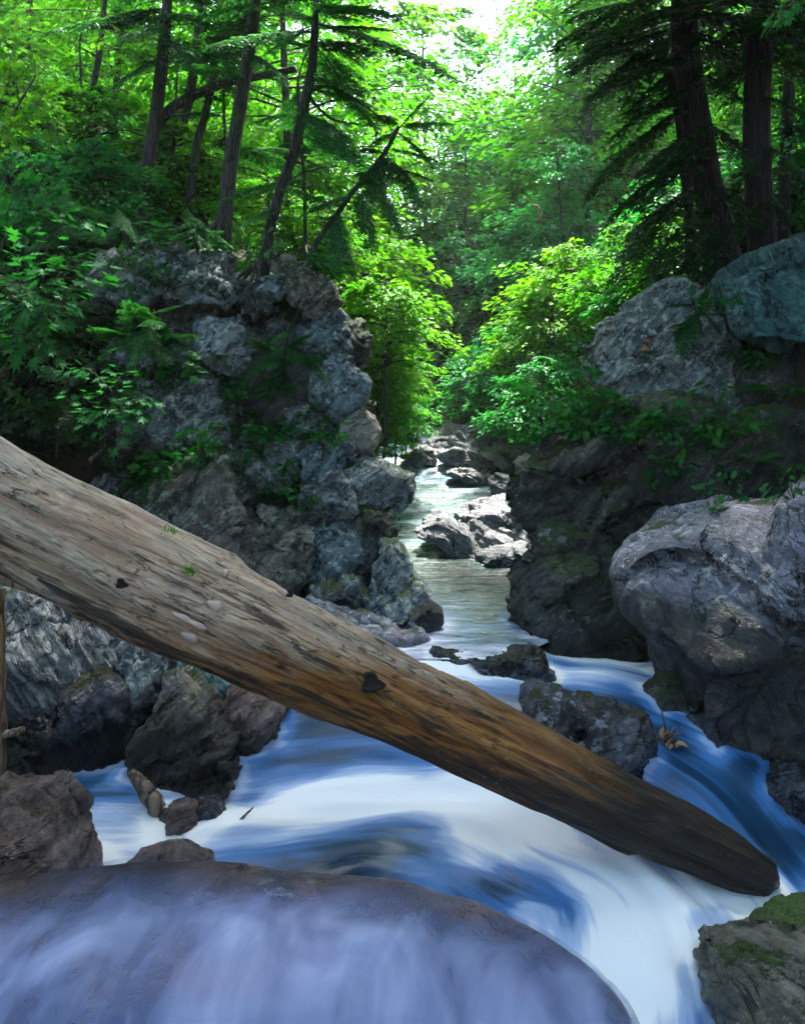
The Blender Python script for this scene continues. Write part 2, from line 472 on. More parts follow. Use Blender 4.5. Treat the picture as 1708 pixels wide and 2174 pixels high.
def ground_z(x, y):
    xc = interp(y, [0, 5, 7, 10, 20, 30, 60], [0.0, 0.1, 0.4, 0.62, 1.25, 1.4, 3.0])
    zb = interp(y, [0, 4, 5, 6.2, 9.7, 18, 24, 40, 120], [-3.2, -3.0, -2.7, -2.5, -2.3, -1.7, -1.25, 0.6, 12])
    wl_ = interp(y, [0, 5, 6.5, 8, 9, 10.5, 12, 14, 24, 60], [3.4, 3.6, 4.2, 5.2, 4.9, 3.2, 2.1, 1.8, 2.2, 2.0])
    wr_ = interp(y, [0, 5, 6.5, 8, 11, 14, 24, 60], [3.0, 3.0, 2.6, 1.7, 1.6, 1.2, 1.6, 2.0])
    dl = np.maximum(0, xc - x - wl_)
    dr = np.maximum(0, x - xc - wr_)
    cl = interp(y, [0, 6, 9, 12, 16, 24], [2.5, 2.7, 3.6, 3.4, 1.6, 0.8])
    cr = interp(y, [0, 6, 9, 12, 16, 24], [2.5, 2.9, 3.4, 3.0, 1.4, 0.8])
    s = lambda d, c: np.minimum(d * 2.2, c) + 0.62 * np.maximum(0, d - c / 2.2) ** 1.04
    z = zb + s(dl, cl) + s(dr, cr)
    q = np.stack([x * 0.35, y * 0.35, x * 0], -1).reshape(-1, 3)
    return z + (NZ.fbm(q, 4) * 0.35).reshape(np.shape(x)) * np.clip(dl + dr, 0, 1)

def gz(x, y): return float(ground_z(np.array([x]), np.array([y]))[0])

gx = np.concatenate([np.linspace(-46, -9, 40), np.linspace(-8.7, 9, 120), np.linspace(9.4, 46, 40)])
gy = np.concatenate([np.linspace(-9, 22, 140), np.linspace(22.5, 78, 70)])
X, Yg = np.meshgrid(gx, gy)
Zg = ground_z(X.ravel(), Yg.ravel())
nx = len(gx)
ii = (np.arange(len(gy) - 1)[:, None] * nx + np.arange(nx - 1)).ravel()
Q = np.stack([ii, ii + 1, ii + nx + 1, ii + nx], -1)
tag(link('ground', mesh_of('ground', np.stack([X.ravel(), Yg.ravel(), Zg], -1), Q, [M['soil']])), kind='structure',
    label='steep wooded gorge sides and bed of dark soil and leaf litter', cat='ground')

# ------------------------------------------------------------------ rocks
_cs = {}
def cubesphere(n):
    if n in _cs: return _cs[n]
    g = np.tan(np.linspace(-1, 1, n + 1) * np.pi / 4)
    a, b = np.meshgrid(g, g)
    a, b = a.ravel(), b.ravel(); o = np.ones_like(a)
    faces = [(o, a, b), (-o, -a, b), (-a, o, b), (a, -o, b), (a, b, o), (a, -b, -o)]
    V = np.vstack([np.stack(f, -1) for f in faces])
    V /= np.linalg.norm(V, axis=1)[:, None]
    i = (np.arange(n)[:, None] * (n + 1) + np.arange(n)).ravel()
    q = np.stack([i, i + 1, i + n + 2, i + n + 1], -1)
    Q = np.vstack([q + k * (n + 1) ** 2 for k in range(6)])
    key = np.round(V * 1e5).astype(np.int64)
    _, first, inv = np.unique(key, axis=0, return_index=True, return_inverse=True)
    _cs[n] = (V[first], inv.ravel()[Q])
    return _cs[n]

def vnormals(V, Q):
    n = np.cross(V[Q[:, 2]] - V[Q[:, 0]], V[Q[:, 3]] - V[Q[:, 1]])
    N = np.stack([np.bincount(Q.ravel(), np.repeat(n[:, k], 4), len(V)) for k in range(3)], -1)
    return N / (np.linalg.norm(N, axis=1)[:, None] + 1e-12)

def polar(poly, n=720):
    p = np.asarray(poly, float)
    q = np.roll(p, -1, 0)
    cr = p[:, 0] * q[:, 1] - q[:, 0] * p[:, 1]
    A = cr.sum() / 2
    c = ((p + q) * cr[:, None]).sum(0) / (6 * A)
    th = np.linspace(-np.pi, np.pi, n, endpoint=False)
    d = np.stack([np.cos(th), np.sin(th)], -1)
    a = p - c; e = q - p
    den = d[:, None, 0] * e[None, :, 1] - d[:, None, 1] * e[None, :, 0]
    den = np.where(np.abs(den) < 1e-9, 1e-9, den)
    t = (a[None, :, 0] * e[None, :, 1] - a[None, :, 1] * e[None, :, 0]) / den
    u = (a[None, :, 0] * d[:, None, 1] - a[None, :, 1] * d[:, None, 0]) / den
    ok = (t > 0) & (u >= -1e-6) & (u <= 1 + 1e-6)
    r = np.where(ok, t, 0).max(1)
    return c, r, math.sqrt(abs(A))

def rock_geo(poly, Y, depth, seed=0, res=40, e=0.62, ed=0.62, lean=0.25, cuts=5, rough=0.05, strata=None, crack=0.02, soft=3, wz=None, fine=0.010, back=1.0, chips=14, ca=.62):
    g = np.random.default_rng(seed)
    nz = Noise(seed + 50)
    c, r, S = polar(poly)
    if soft:
        k = np.hanning(2 * soft + 3); k /= k.sum()
        r = np.convolve(np.concatenate([r[-20:], r, r[:20]]), k, 'same')[20:-20]
    U, Q = cubesphere(res)
    a, b, cc = U[:, 0], U[:, 1], U[:, 2]
    th = np.arctan2(-cc, a)                         # photo rows run downwards
    s = np.sqrt(a * a + cc * cc)
    ti = (th + np.pi) / (2 * np.pi) * len(r)
    i0 = np.floor(ti).astype(int) % len(r); fr = ti - np.floor(ti)
    rr = r[i0] * (1 - fr) + r[(i0 + 1) % len(r)] * fr
    ph = np.arctan2(np.abs(b), s)
    ci, si = np.cos(ph) ** e, np.sin(ph) ** ed
    m = Y / F
    S *= m
    px = np.cos(th) * rr * ci * m
    pz = -np.sin(th) * rr * ci * m
    dep = np.sign(b) * si * depth
    dep = np.where(b > 0, dep * back, dep)
    py = dep + lean * pz
    V = np.stack([px, py, pz], -1)
    # flat joint faces
    for k in range(cuts):
        n = np.array([g.normal() * 0.55, -abs(g.normal()) * 0.7 - 0.45, g.normal() * 0.6 + 0.15])
        n /= np.linalg.norm(n)
        h = V @ n
        d = h.max() * g.uniform(0.66, 0.88)
        V = V - np.where(h > d, (h - d) * 0.93, 0)[:, None] * n
    if chips:
        for cnt, am in ((chips, .045 * ca), (chips * 5, .016 * ca)):
            N = vnormals(V, Q)
            ctrs = V[g.integers(0, len(V), cnt)]
            wv = np.array([1, 1, 1.]) if strata is None else 1 + .9 * np.abs(np.asarray(strata[0]) / np.linalg.norm(strata[0]))
            warp = (V + .05 * S * np.stack([nz(V / S * 3 + k_ * 7.7) for k_ in range(3)], -1)) * wv
            cw = ctrs * wv
            best = np.full(len(V), 1e9); bi = np.zeros(len(V), int)
            for k_ in range(cnt):
                dd = ((warp - cw[k_]) ** 2).sum(1)
                mk = dd < best
                best[mk] = dd[mk]; bi[mk] = k_
            sl = g.normal(size=(cnt, 3)) * am * 4.0 / S
            of = g.normal(size=cnt) * am * .75
            dsp = (of[bi] + ((V - ctrs[bi]) * sl[bi]).sum(1)) * S
            V = V + N * np.clip(dsp, -am * 2 * S, am * 2 * S)[:, None]
    N = vnormals(V, Q)
    q = V / S
    off = g.uniform(-50, 50, 3)
    disp = nz.fbm(q * 1.3 + off, 3) * rough * S
    if strata is not None:
        sn, freq, amp = strata
        sn = np.asarray(sn, float); sn /= np.linalg.norm(sn)
        t1 = np.cross(sn, [0.31, 0.9, 0.2]); t1 /= np.linalg.norm(t1)
        t2 = np.cross(sn, t1)
        w = V + 0.06 * nz(V * 1.7 + 5)[:, None]
        sq = np.stack([w @ sn * freq, w @ t1 * freq * 0.12, w @ t2 * freq * 0.12], -1)
        f1 = nz.fbm(sq + off, 4, 0.6)
        msk = np.clip(.55 + 1.4 * nz(q * 1.1 + off + 13), 0, 1)
        disp = disp + amp * (np.tanh(f1 * 5) * .8 + np.abs(f1) - 0.3) * (.25 + .75 * msk)
    if crack:
        w = q * 1.15 + off + 0.3 * nz(q * 2.2 + 9)[:, None]
        v = np.abs(nz(w))
        disp = disp - crack * S * np.exp(-(v / 0.035) ** 2)
        v2 = np.abs(nz(w * np.array([1.9, 1.9, 1.2]) + 31))
        disp = disp - 0.5 * crack * S * np.exp(-(v2 / 0.05) ** 2)
    V = V + N * disp[:, None]
    N = vnormals(V, Q)
    fr = nz.fbm(V * 9 + off, 3, 0.6)
    V = V + N * (fr * fine)[:, None]
    ctr = np.array([(c[0] - CX) * m, Y, (HY - c[1]) * m])
    W = V + ctr
    wet = np.zeros(len(V))
    if wz is not None:
        lo, hi = wz
        wet = np.clip((hi - W[:, 2]) / max(1e-3, hi - lo), 0, 1)
    base = np.array([ctr[0], ctr[1], W[:, 2].min()])
    return W, Q, wet, base

SURF = []
def rock(name, label, poly, Y, depth, mat, parent=None, cat='boulder', group=None, **kw):
    W, Q, wet, base = rock_geo(poly, Y, depth, **kw)
    SURF.append((W, Q))
    pl = np.array(parent.location) if parent is not None else 0
    me = mesh_of(name, W - base, Q, [M[mat]], attrs={'wet': wet})
    o = link(name, me, base - pl, parent)
    if parent is None: tag(o, label, cat, group)
    elif label: tag(o, label)
    return o

ST = ((0.75, 0.1, 0.6), 9.0, 0.035)       # the schist dips to the left
ST2 = ((-0.55, 0.1, 0.75), 8.0, 0.03)

# left cliff: a core and the joint blocks standing out of it
cliff = empty('rock_cliff', P(560, 1300, 10.3), 'tall jointed grey cliff with ferns rising on the left bank of the pool', 'cliff')
rock('cliff_core', None, [(215, 540), (260, 515), (330, 525), (470, 548), (600, 600), (690, 670), (745, 740), (760, 900), (745, 1010), (750, 1130), (770, 1300), (600, 1350), (380, 1330), (300, 1200), (255, 1000), (250, 760)], 9.7, 0.8, 'rock_grey', cliff, seed=1, chips=40, ca=.9, res=80, cuts=10, rough=0.09, strata=ST, crack=0.03, lean=0.12, e=0.42, ed=.5)
LB = [
 ('rock_grey', 9.15, .45, [(200,520),(305,532),(331,522),(397,530),(438,532),(479,547),(480,577),(497,603),(514,644),(489,659),(443,648),(407,652),(330,640),(230,620)], 'broad grey-blue wall block under the fern-hung cliff top'),
 ('rock_dark', 9.0, .25, [(499,600),(519,590),(559,630),(581,654),(556,680),(520,668)], None),
 ('rock_blue', 9.0, .25, [(538,615),(550,592),(580,585),(606,596),(613,623),(598,640),(565,645)], 'round blue-grey block beside the tree foot'),
 ('rock_tan', 9.2, .55, [(578,550),(611,552),(657,575),(703,611),(712,638),(690,650),(688,668),(657,675),(625,655),(605,610)], 'sloping brown slab topped with needles'),
 ('rock_grey', 9.05, .40, [(443,668),(473,661),(499,672),(521,692),(538,730),(533,768),(508,788),(489,795),(455,772),(440,763),(430,720),(424,689)], 'pale lichen-streaked upright face in mid cliff'),
 ('rock_blue', 9.15, .4, [(636,690),(682,670),(728,677),(738,735),(728,756),(677,750),(642,745)], None),
 ('rock_dark', 9.5, .5, [(724,682),(764,687),(783,725),(776,761),(759,795),(735,760)], None),
 ('rock_blue', 8.95, .42, [(660,785),(708,760),(733,746),(759,789),(781,812),(776,842),(750,890),(723,899),(697,880),(660,840)], 'smooth blue-grey leaning block with a white lichen patch'),
 ('rock_grey', 8.6, .55, [(285,830),(311,810),(345,818),(372,832),(385,870),(390,930),(356,935),(326,922),(280,938),(278,878)], None),
 ('rock_grey', 8.6, .6, [(368,838),(428,810),(455,810),(476,852),(479,928),(443,935),(423,942),(385,936),(378,880)], 'pale block under the overhanging fern'),
 ('rock_grey', 8.9, .35, [(590,880),(657,855),(692,857),(720,893),(720,928),(677,925),(610,915)], None),
 ('rock_dark', 9.2, .5, [(470,790),(560,760),(640,760),(670,800),(680,870),(600,900),(520,920),(480,880)], None),
 ('rock_grey', 8.55, .4, [(456,952),(500,943),(527,958),(538,1000),(540,1050),(505,1060),(475,1015)], None),
 ('rock_grey', 8.6, .4, [(532,942),(600,932),(640,943),(640,1000),(620,1035),(560,1030),(535,980)], None),
 ('rock_blue', 8.55, .45, [(642,952),(690,933),(748,938),(749,965),(724,1010),(700,1026),(650,1016)], 'square-edged block with a mossy flat top'),
 ('rock_tan', 7.7, .55, [(325,1080),(333,1022),(365,985),(443,960),(481,973),(493,1026),(513,1090),(528,1180),(480,1250),(380,1230),(330,1160)], 'big rounded block behind the log split by a curved crack'),
 ('rock_tan', 7.8, .45, [(515,1110),(580,1090),(640,1105),(668,1130),(655,1205),(630,1275),(560,1270),(510,1190)], None),
 ('rock_grey', 8.2, .4, [(645,1030),(700,1013),(742,1023),(762,1070),(760,1115),(720,1135),(660,1125),(640,1075)], None),
 ('rock_blue', 7.9, .42, [(655,1128),(725,1115),(764,1125),(775,1180),(760,1235),(710,1255),(660,1240),(645,1180)], None),
 ('rock_grey', 7.3, .4, [(680,1245),(745,1232),(778,1270),(790,1325),(740,1340),(680,1330),(650,1275)], None),
 ('rock_dark', 8.7, .45, [(530,1020),(600,1010),(650,1040),(650,1110),(590,1110),(530,1100)], None),
 ('rock_dark', 8.0, .45, [(740,1080),(835,1085),(832,1150),(820,1180),(790,1240),(755,1230)], None),
]
for k, (mt, Y, d, pl, lb) in enumerate(LB):
    _c = np.mean(pl, 0); pl = [tuple(_c + (np.array(q_) - _c) * 1.07) for q_ in pl]
    rock('rock_block', lb, pl, Y, d, mt, cliff, seed=100 + k, res=40, cuts=6, rough=0.055, strata=ST if k % 3 else ST2, crack=0.05, lean=0.16, e=0.34, ed=0.45, wz=(-1.9, -1.45), chips=11, ca=.85)

# boulders of the left bank
rock('boulder', 'smooth rounded boulder with a mossy top overhanging the pool from the cliff foot', [(729,984),(775,968),(811,982),(865,1008),(881,1034),(873,1064),(831,1090),(775,1088),(748,1060),(727,1012)], 8.5, .5, 'rock_grey', seed=21, chips=9, ca=.42, fine=.006, res=48, cuts=3, strata=ST2, crack=.02, e=.6)
rock('boulder', 'rounded grey boulder perched on the cliff corner above the mossy overhang', [(726,893),(764,868),(794,886),(810,913),(801,939),(776,962),(743,956),(721,928)], 8.8, .42, 'rock_tan', seed=22, chips=9, ca=.42, fine=.006, res=36, cuts=3, crack=.02, e=.65)
rock('boulder', 'grey block cracked across, standing upright at the pool edge under the cliff', [(812,1160),(838,1152),(860,1167),(873,1197),(883,1230),(884,1258),(830,1262),(781,1256),(786,1200)], 7.35, .40, 'rock_grey', seed=23, chips=9, ca=.42, fine=.006, res=40, cuts=4, strata=ST, crack=.03, wz=(-1.85, -1.6))
rock('boulder', 'dark blue-grey base block with its foot in the pool, under the cracked upright block', [(778,1260),(830,1264),(884,1262),(890,1297),(862,1324),(825,1330),(786,1316)], 7.15, .42, 'rock_blue', seed=24, chips=9, ca=.42, fine=.006, res=36, cuts=4, strata=ST, crack=.03, wz=(-1.95, -1.68))
rock('boulder', 'small blunt stone wedged at the right side of the pool-edge blocks', [(876,1234),(901,1242),(917,1264),(914,1288),(884,1294),(872,1264)], 7.15, .2, 'rock_grey', seed=25, chips=9, ca=.42, fine=.006, res=24, cuts=3, wz=(-1.9, -1.7))
rock('boulder', 'low dark wet stone reaching farthest into the pool from the left', [(868,1300),(911,1282),(938,1298),(942,1320),(911,1334),(860,1340)], 6.92, .22, 'rock_wet', seed=26, chips=9, ca=.42, fine=.006, res=28, cuts=3, wz=(-2.0, -1.75))
rock('rock_slab', 'low pale lavender slab running behind the log to the pool lip', [(560,1340),(640,1300),(725,1315),(808,1335),(855,1345),(885,1349),(905,1362),(940,1380),(925,1394),(870,1410),(780,1430),(600,1420)], 6.55, .35, 'rock_violet', cat='rock', seed=27, res=44, cuts=3, strata=ST2, lean=.9, wz=(-2.0, -1.86), crack=.02)

# rocks under the log, left
rock('boulder', 'large slab with steep slanting bands under the left half of the log', [(-60,1240),(60,1250),(180,1270),(280,1310),(292,1400),(262,1470),(200,1500),(90,1525),(-40,1520)], 5.9, .55, 'rock_strata', seed=31, res=72, cuts=3, rough=.04, strata=((0.80, 0.15, 0.58), 26.0, 0.020), crack=.02, lean=.2, e=.5)
rock('boulder', 'black wet bank rock at the waterline below the banded slab', [(-60,1480),(60,1495),(130,1500),(190,1425),(240,1440),(290,1520),(318,1640),(260,1690),(100,1705),(-60,1710)], 5.55, .5, 'rock_wet', seed=32, res=56, cuts=3, rough=.06, strata=((0.85, 0.15, 0.5), 20.0, 0.02), crack=.03, lean=.15, e=.5, wz=(-2.2, -1.75))
rock('boulder', 'upright grey rock with coarse ribs between the banded slab and the teal block', [(270,1320),(322,1335),(368,1360),(369,1443),(340,1485),(324,1535),(297,1550),(265,1430)], 5.75, .35, 'rock_grey', seed=33, res=40, cuts=3, strata=((0.95, 0.1, 0.3), 20, .02), crack=.03, wz=(-2.0, -1.8))
rock('boulder', 'smooth pale teal block seen under the middle of the log', [(360,1350),(424,1360),(500,1425),(492,1490),(462,1525),(407,1505),(362,1460)], 5.95, .35, 'rock_teal', seed=34, res=36, cuts=3, strata=((0.95, 0.1, 0.3), 9, .012), crack=.012, wz=(-2.05, -1.85))
rock('boulder', 'pointed boulder with tan top and black wet foot at the stream edge', [(318,1525),(365,1444),(407,1492),(454,1518),(507,1573),(531,1613),(508,1660),(482,1712),(428,1716),(373,1700),(318,1680),(298,1590)], 5.3, .42, 'rock_tan', seed=35, res=56, cuts=5, rough=.05, strata=ST2, crack=.02, lean=.35, wz=(-2.1, -1.62))
rock('boulder', 'wet reddish-brown rock dripping at the stream edge under the log', [(492,1436),(543,1460),(617,1492),(611,1534),(566,1572),(522,1582),(480,1562),(478,1498)], 5.6, .3, 'rock_rust', seed=36, res=40, cuts=3, strata=((0.9, 0.1, -0.3), 16, .014), crack=.02, wz=(-2.1, -1.93))
rock('boulder', 'rounded purplish-brown boulder with a wrinkled wet skin in the lower left corner', [(-120,1720),(-20,1692),(60,1693),(112,1728),(167,1790),(190,1850),(180,1960),(60,2040),(-120,2040)], 4.15, .42, 'rock_rust', seed=37, res=56, cuts=2, rough=.05, strata=((0.6, 0.2, 0.75), 22, .010), crack=.02)
rock('stone', 'small wet maroon stone standing out of the white water on the left', [(352,1735),(365,1715),(388,1707),(412,1712),(420,1732),(412,1765),(360,1768)], 4.75, .1, 'rock_rust', cat='stone', seed=38, res=22, cuts=3)
rock('stone', 'low dark stone just awash behind the maroon stone', [(330,1728),(370,1712),(420,1704),(468,1710),(480,1745),(400,1765),(340,1760)], 4.85, .14, 'rock_wet', cat='stone', seed=39, res=22, cuts=2)
rock('stone', 'rounded brown stone under the falling water in the left foreground', [(255,1850),(290,1815),(340,1808),(400,1822),(450,1850),(440,1920),(270,1920)], 4.0, .2, 'rock_bed', cat='stone', seed=40, res=28, cuts=1)

# right bank
rock('boulder', 'huge flat-faced teal boulder at the right edge below the dark trunks', [(1540,600),(1566,572),(1620,548),(1705,521),(1830,500),(1860,740),(1705,752),(1620,735),(1551,718),(1543,655)], 8.3, .7, 'rock_teal', seed=51, res=60, cuts=2, rough=.04, strata=((-0.35, 0.35, 0.85), 9, .028), crack=.014, lean=.35, e=.48, chips=14, ca=.8)
rock('boulder', 'big grey lichen-spotted boulder with an overhanging face on the right ledge', [(1289,677),(1328,652),(1397,622),(1435,612),(1480,634),(1520,669),(1552,715),(1575,777),(1600,860),(1512,898),(1435,880),(1397,868),(1351,852),(1266,844),(1237,796),(1254,723)], 8.6, .75, 'rock_grey', seed=52, res=72, cuts=6, rough=.06, strata=((-0.2, 0.25, 0.95), 9, .03), crack=.03, lean=.35, e=.52, chips=9)
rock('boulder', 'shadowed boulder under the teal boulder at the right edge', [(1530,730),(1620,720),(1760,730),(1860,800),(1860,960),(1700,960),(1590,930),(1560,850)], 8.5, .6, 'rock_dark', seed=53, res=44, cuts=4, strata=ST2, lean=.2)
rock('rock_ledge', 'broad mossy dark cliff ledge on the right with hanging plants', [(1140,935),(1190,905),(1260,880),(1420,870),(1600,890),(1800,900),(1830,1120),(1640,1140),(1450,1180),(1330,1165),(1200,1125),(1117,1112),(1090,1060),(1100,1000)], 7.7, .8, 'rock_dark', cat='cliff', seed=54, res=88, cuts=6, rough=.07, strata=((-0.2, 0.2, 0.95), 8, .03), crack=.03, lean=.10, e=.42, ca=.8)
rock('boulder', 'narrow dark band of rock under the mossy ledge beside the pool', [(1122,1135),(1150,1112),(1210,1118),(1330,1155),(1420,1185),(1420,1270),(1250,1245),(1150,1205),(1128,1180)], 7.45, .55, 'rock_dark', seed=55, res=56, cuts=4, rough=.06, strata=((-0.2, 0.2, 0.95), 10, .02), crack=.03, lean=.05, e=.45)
rock('boulder', 'bulging dark brown rock foot rising from the right side of the pool', [(1085,1215),(1130,1172),(1220,1195),(1340,1240),(1440,1330),(1450,1460),(1350,1475),(1250,1450),(1160,1420),(1098,1392),(1086,1290)], 7.0, .55, 'rock_dark', seed=56, res=64, cuts=4, rough=.06, strata=((-0.4, 0.2, 0.85), 14, .018), crack=.02, lean=.05, e=.48, wz=(-2.0, -1.6))
rock('boulder', 'big lavender-topped boulder spotted with pale lichen on the right bank', [(1335,1243),(1360,1190),(1420,1138),(1490,1099),(1560,1088),(1680,1086),(1800,1130),(1830,1400),(1810,1660),(1640,1650),(1525,1615),(1480,1592),(1437,1548),(1415,1480),(1417,1425),(1408,1366),(1372,1335),(1344,1297)], 5.9, .62, 'rock_violet', seed=157, res=96, cuts=3, rough=.06, fine=.006, strata=((-0.75, 0.2, 0.6), 4.5, .014), crack=.022, lean=.35, e=.55, wz=(-1.8, -1.0), chips=14, ca=.38)
rock('boulder', 'upright grey rock cut by the right edge of the view', [(1668,1095),(1692,1060),(1720,1040),(1820,1020),(1840,1360),(1720,1370),(1640,1310),(1606,1245),(1650,1195)], 5.45, .35, 'rock_violet', seed=58, res=56, cuts=5, rough=.09, strata=((-0.9, 0.2, 0.3), 6, .025), crack=.02, lean=.15)
rock('boulder', 'black wet glistening block between the log and the right bank', [(1119,1498),(1135,1478),(1180,1485),(1256,1503),(1328,1514),(1370,1516),(1398,1532),(1400,1582),(1380,1622),(1340,1682),(1274,1672),(1220,1642),(1175,1612),(1139,1582),(1115,1541)], 5.22, .3, 'rock_wet', seed=59, res=56, cuts=4, rough=.04, strata=((0.7, 0.2, 0.6), 14, .012), crack=.015, lean=.45, e=.45, chips=7)
rock('rock_ledge', 'knobbly wet ledge of the pool lip on its right side', [(985,1397),(1050,1397),(1100,1387),(1150,1386),(1170,1418),(1174,1462),(1130,1458),(1085,1432),(1000,1412)], 6.2, .2, 'rock_wet', cat='rock', seed=60, res=36, cuts=3, rough=.06, strata=((0.7, 0.2, 0.6), 14, .012), crack=.03, lean=.6)
rock('rock_ledge', 'thin dark rim of rock the pool spills over', [(915,1378),(950,1382),(1000,1394),(1040,1400),(1040,1412),(980,1408),(915,1396)], 6.3, .1, 'rock_wet', cat='rock', seed=61, res=20, cuts=1, lean=.6)
rock('boulder', 'low dark stone in the fast water at the right edge', [(1626,1687),(1660,1652),(1720,1645),(1800,1650),(1800,1760),(1708,1745),(1660,1715)], 5.1, .3, 'rock_wet', seed=62, res=32, cuts=3)
rock('boulder', 'small brown rock at the foot of the lavender boulder beside the black block', [(1380,1470),(1410,1440),(1440,1445),(1450,1520),(1430,1600),(1395,1590)], 5.75, .2, 'rock_dark', seed=63, res=26, cuts=3)
rock('boulder', 'smooth grey-brown slab in the bottom right corner beside the falling water', [(1518,2050),(1555,2030),(1612,2028),(1700,2044),(1800,2070),(1820,2300),(1600,2340),(1555,2240),(1530,2140)], 3.75, .3, 'rock_olive', seed=64, res=48, cuts=3, rough=.04, chips=6, strata=((-0.3, 0.5, 0.8), 18, .008), crack=.015, lean=.6)
rock('boulder', 'moss-topped stone behind the slab in the bottom right corner', [(1596,1990),(1660,1960),(1720,1940),(1810,1930),(1820,2070),(1700,2070)], 4.15, .2, 'rock_moss', seed=65, res=36, cuts=2, lean=.5)

# rocks in the stream beyond the pool
FR = [
 ('pale streaked boulder like a tilted wedge, farthest in mid stream', 16.8, 1.0, [(904,946),(925,923),(955,909),(985,903),(1015,906),(1047,930),(1056,952),(1008,966),(955,966),(915,966)]),
 ('pale angular boulder on the right bank beyond the rapids', 15.5, .7, [(1034,964),(1075,940),(1112,948),(1140,990),(1075,992),(1045,982)]),
 ('low pale rock left of the small white chute', 15.5, .5, [(848,968),(878,953),(905,951),(927,964),(923,982),(880,984)]),
 ('long low pale ledge crossing the far rapids', 15.0, .6, [(926,965),(958,956),(1005,959),(1047,969),(1080,992),(1060,1006),(1025,998),(985,990),(941,982)]),
 ('flat strip of pale rock awash in the rapids', 14.0, .4, [(945,1004),(985,1000),(1035,1010),(1040,1022),(990,1022),(955,1016)]),
 ('small bluish rock against the right cliff in the rapids', 12.8, .4, [(1036,1020),(1060,1008),(1098,1020),(1110,1055),(1075,1060),(1045,1045)]),
 ('large pale sloping rock on the right of the rapids above the pool', 10.5, .7, [(970,1096),(1008,1076),(1058,1065),(1100,1062),(1140,1090),(1140,1150),(1075,1152),(1010,1130)]),
 ('pale ridged rock tongue pointing left into the rapids', 9.9, .5, [(880,1132),(911,1106),(951,1100),(980,1120),(1000,1147),(1030,1163),(998,1172),(938,1162)]),
 ('pale cracked rock in the middle of the rapids cluster', 10.05, .45, [(970,1114),(1001,1103),(1033,1126),(1085,1147),(1085,1172),(1025,1168),(985,1150)]),
 ('smooth low grey rock at the head of the green pool', 9.35, .4, [(1018,1184),(1058,1166),(1118,1164),(1140,1190),(1100,1212),(1045,1204)]),
 ('pale rock beside the far driftwood', 18.5, .7, [(800,930),(840,905),(880,915),(900,945),(860,960),(810,955)]),
]
for k, (lb, Y, d, pl) in enumerate(FR):
    rock('stream_rock', lb, pl, Y, d, 'rock_pale', cat='rock', group='pale rocks in the upper stream', seed=200 + k, res=40 if Y < 13 else 32, cuts=6, rough=.10, strata=((0.5, 0.3, 0.8), 7 if Y > 13 else 12, .05 if Y > 13 else .025), crack=.03, lean=1.0, chips=12, ca=.7)
HUMP = [(-300,2010),(-60,1980),(180,1945),(400,1950),(560,1966),(700,1982),(900,1992),(1050,2024),(1200,2086),(1290,2140),(1355,2210),(1390,2320),(1390,2660),(-300,2660)]
tag(rock('riverbed_boulder', 'large water-swept brown boulder filling the bottom of the view', HUMP, 3.15, .55, 'rock_bed', seed=71, res=72, cuts=0, rough=.03, crack=0, lean=.25, e=.62, fine=.004, chips=0))

# ------------------------------------------------------------------ water
CTRL = [  # photo column, row, distance, foam
 (860,1390,6.32,.9),(930,1386,6.32,1.),(1000,1402,6.25,.8),(1080,1402,6.25,.5),(950,1425,6.1,.85),(1060,1440,6.05,.55),(1120,1470,5.85,.35),(1050,1500,5.65,.3),(980,1470,5.8,.5),(1150,1500,5.6,.2),
 (1180,1440,6.15,.55),(1250,1432,6.1,.75),(1310,1455,5.95,.6),(1380,1490,5.7,.4),(1410,1560,5.4,.2),(1460,1610,5.25,.35),(1520,1660,5.1,.38),(1580,1720,4.98,.3),(1640,1700,5.1,.05),(1700,1690,5.2,.3),(1760,1720,5.2,.2),(1560,1600,5.3,.02),(1680,1790,4.9,.12),(1480,1680,5.0,.35),(1720,1870,4.68,.55),(1650,1850,4.7,.35),(1800,1880,4.7,.6),
 (560,1500,5.65,.2),(640,1500,5.65,.22),(720,1530,5.55,.25),(560,1590,5.35,.25),(680,1600,5.32,.3),(800,1600,5.3,.38),(900,1640,5.15,.55),(500,1690,5.02,.35),(580,1680,5.05,.7),(700,1680,5.02,.95),(820,1680,5.0,1.),(920,1680,4.98,1.),(1010,1672,4.97,1.),(1090,1690,4.85,1.),
 (470,1730,4.82,.9),(350,1715,4.9,.6),(250,1700,4.95,.45),(150,1715,4.9,.5),(60,1730,4.85,.5),(-80,1740,4.85,.4),(300,1780,4.62,.75),(220,1820,4.45,.7),(400,1790,4.6,.7),(500,1790,4.58,.5),(600,1770,4.65,.65),(720,1765,4.66,.5),(820,1770,4.62,.3),(900,1790,4.6,.35),(640,1830,4.4,.25),(760,1830,4.38,.1),(900,1850,4.35,.45),(1000,1835,4.42,.7),(1080,1880,4.28,.25),(960,1880,4.22,.35),
 (1000,1760,4.7,.9),(1100,1760,4.7,1.),(1190,1780,4.65,1.),(1240,1760,4.68,.55),(1260,1830,4.5,1.),(1340,1860,4.45,1.),(1330,1810,4.6,.5),(1420,1850,4.55,.55),(1480,1885,4.48,.8),(1560,1880,4.55,.75),(1140,1850,4.4,.5),(1180,1930,4.15,.4),(1120,1930,4.15,.7),(1260,1960,4.1,.75),(1350,1940,4.2,1.),(1430,1940,4.25,.9),(1500,1950,4.2,.55),(1400,2010,4.05,1.),(1360,2060,3.9,.85),(1440,2050,4.0,.5),(1490,2040,4.05,.35),(1410,2110,3.85,.9),(1460,2120,3.85,.35),(1420,2190,3.75,.7),(1490,2150,3.85,.3),(1440,2300,3.5,.6),(1540,2080,4.0,.45),
]
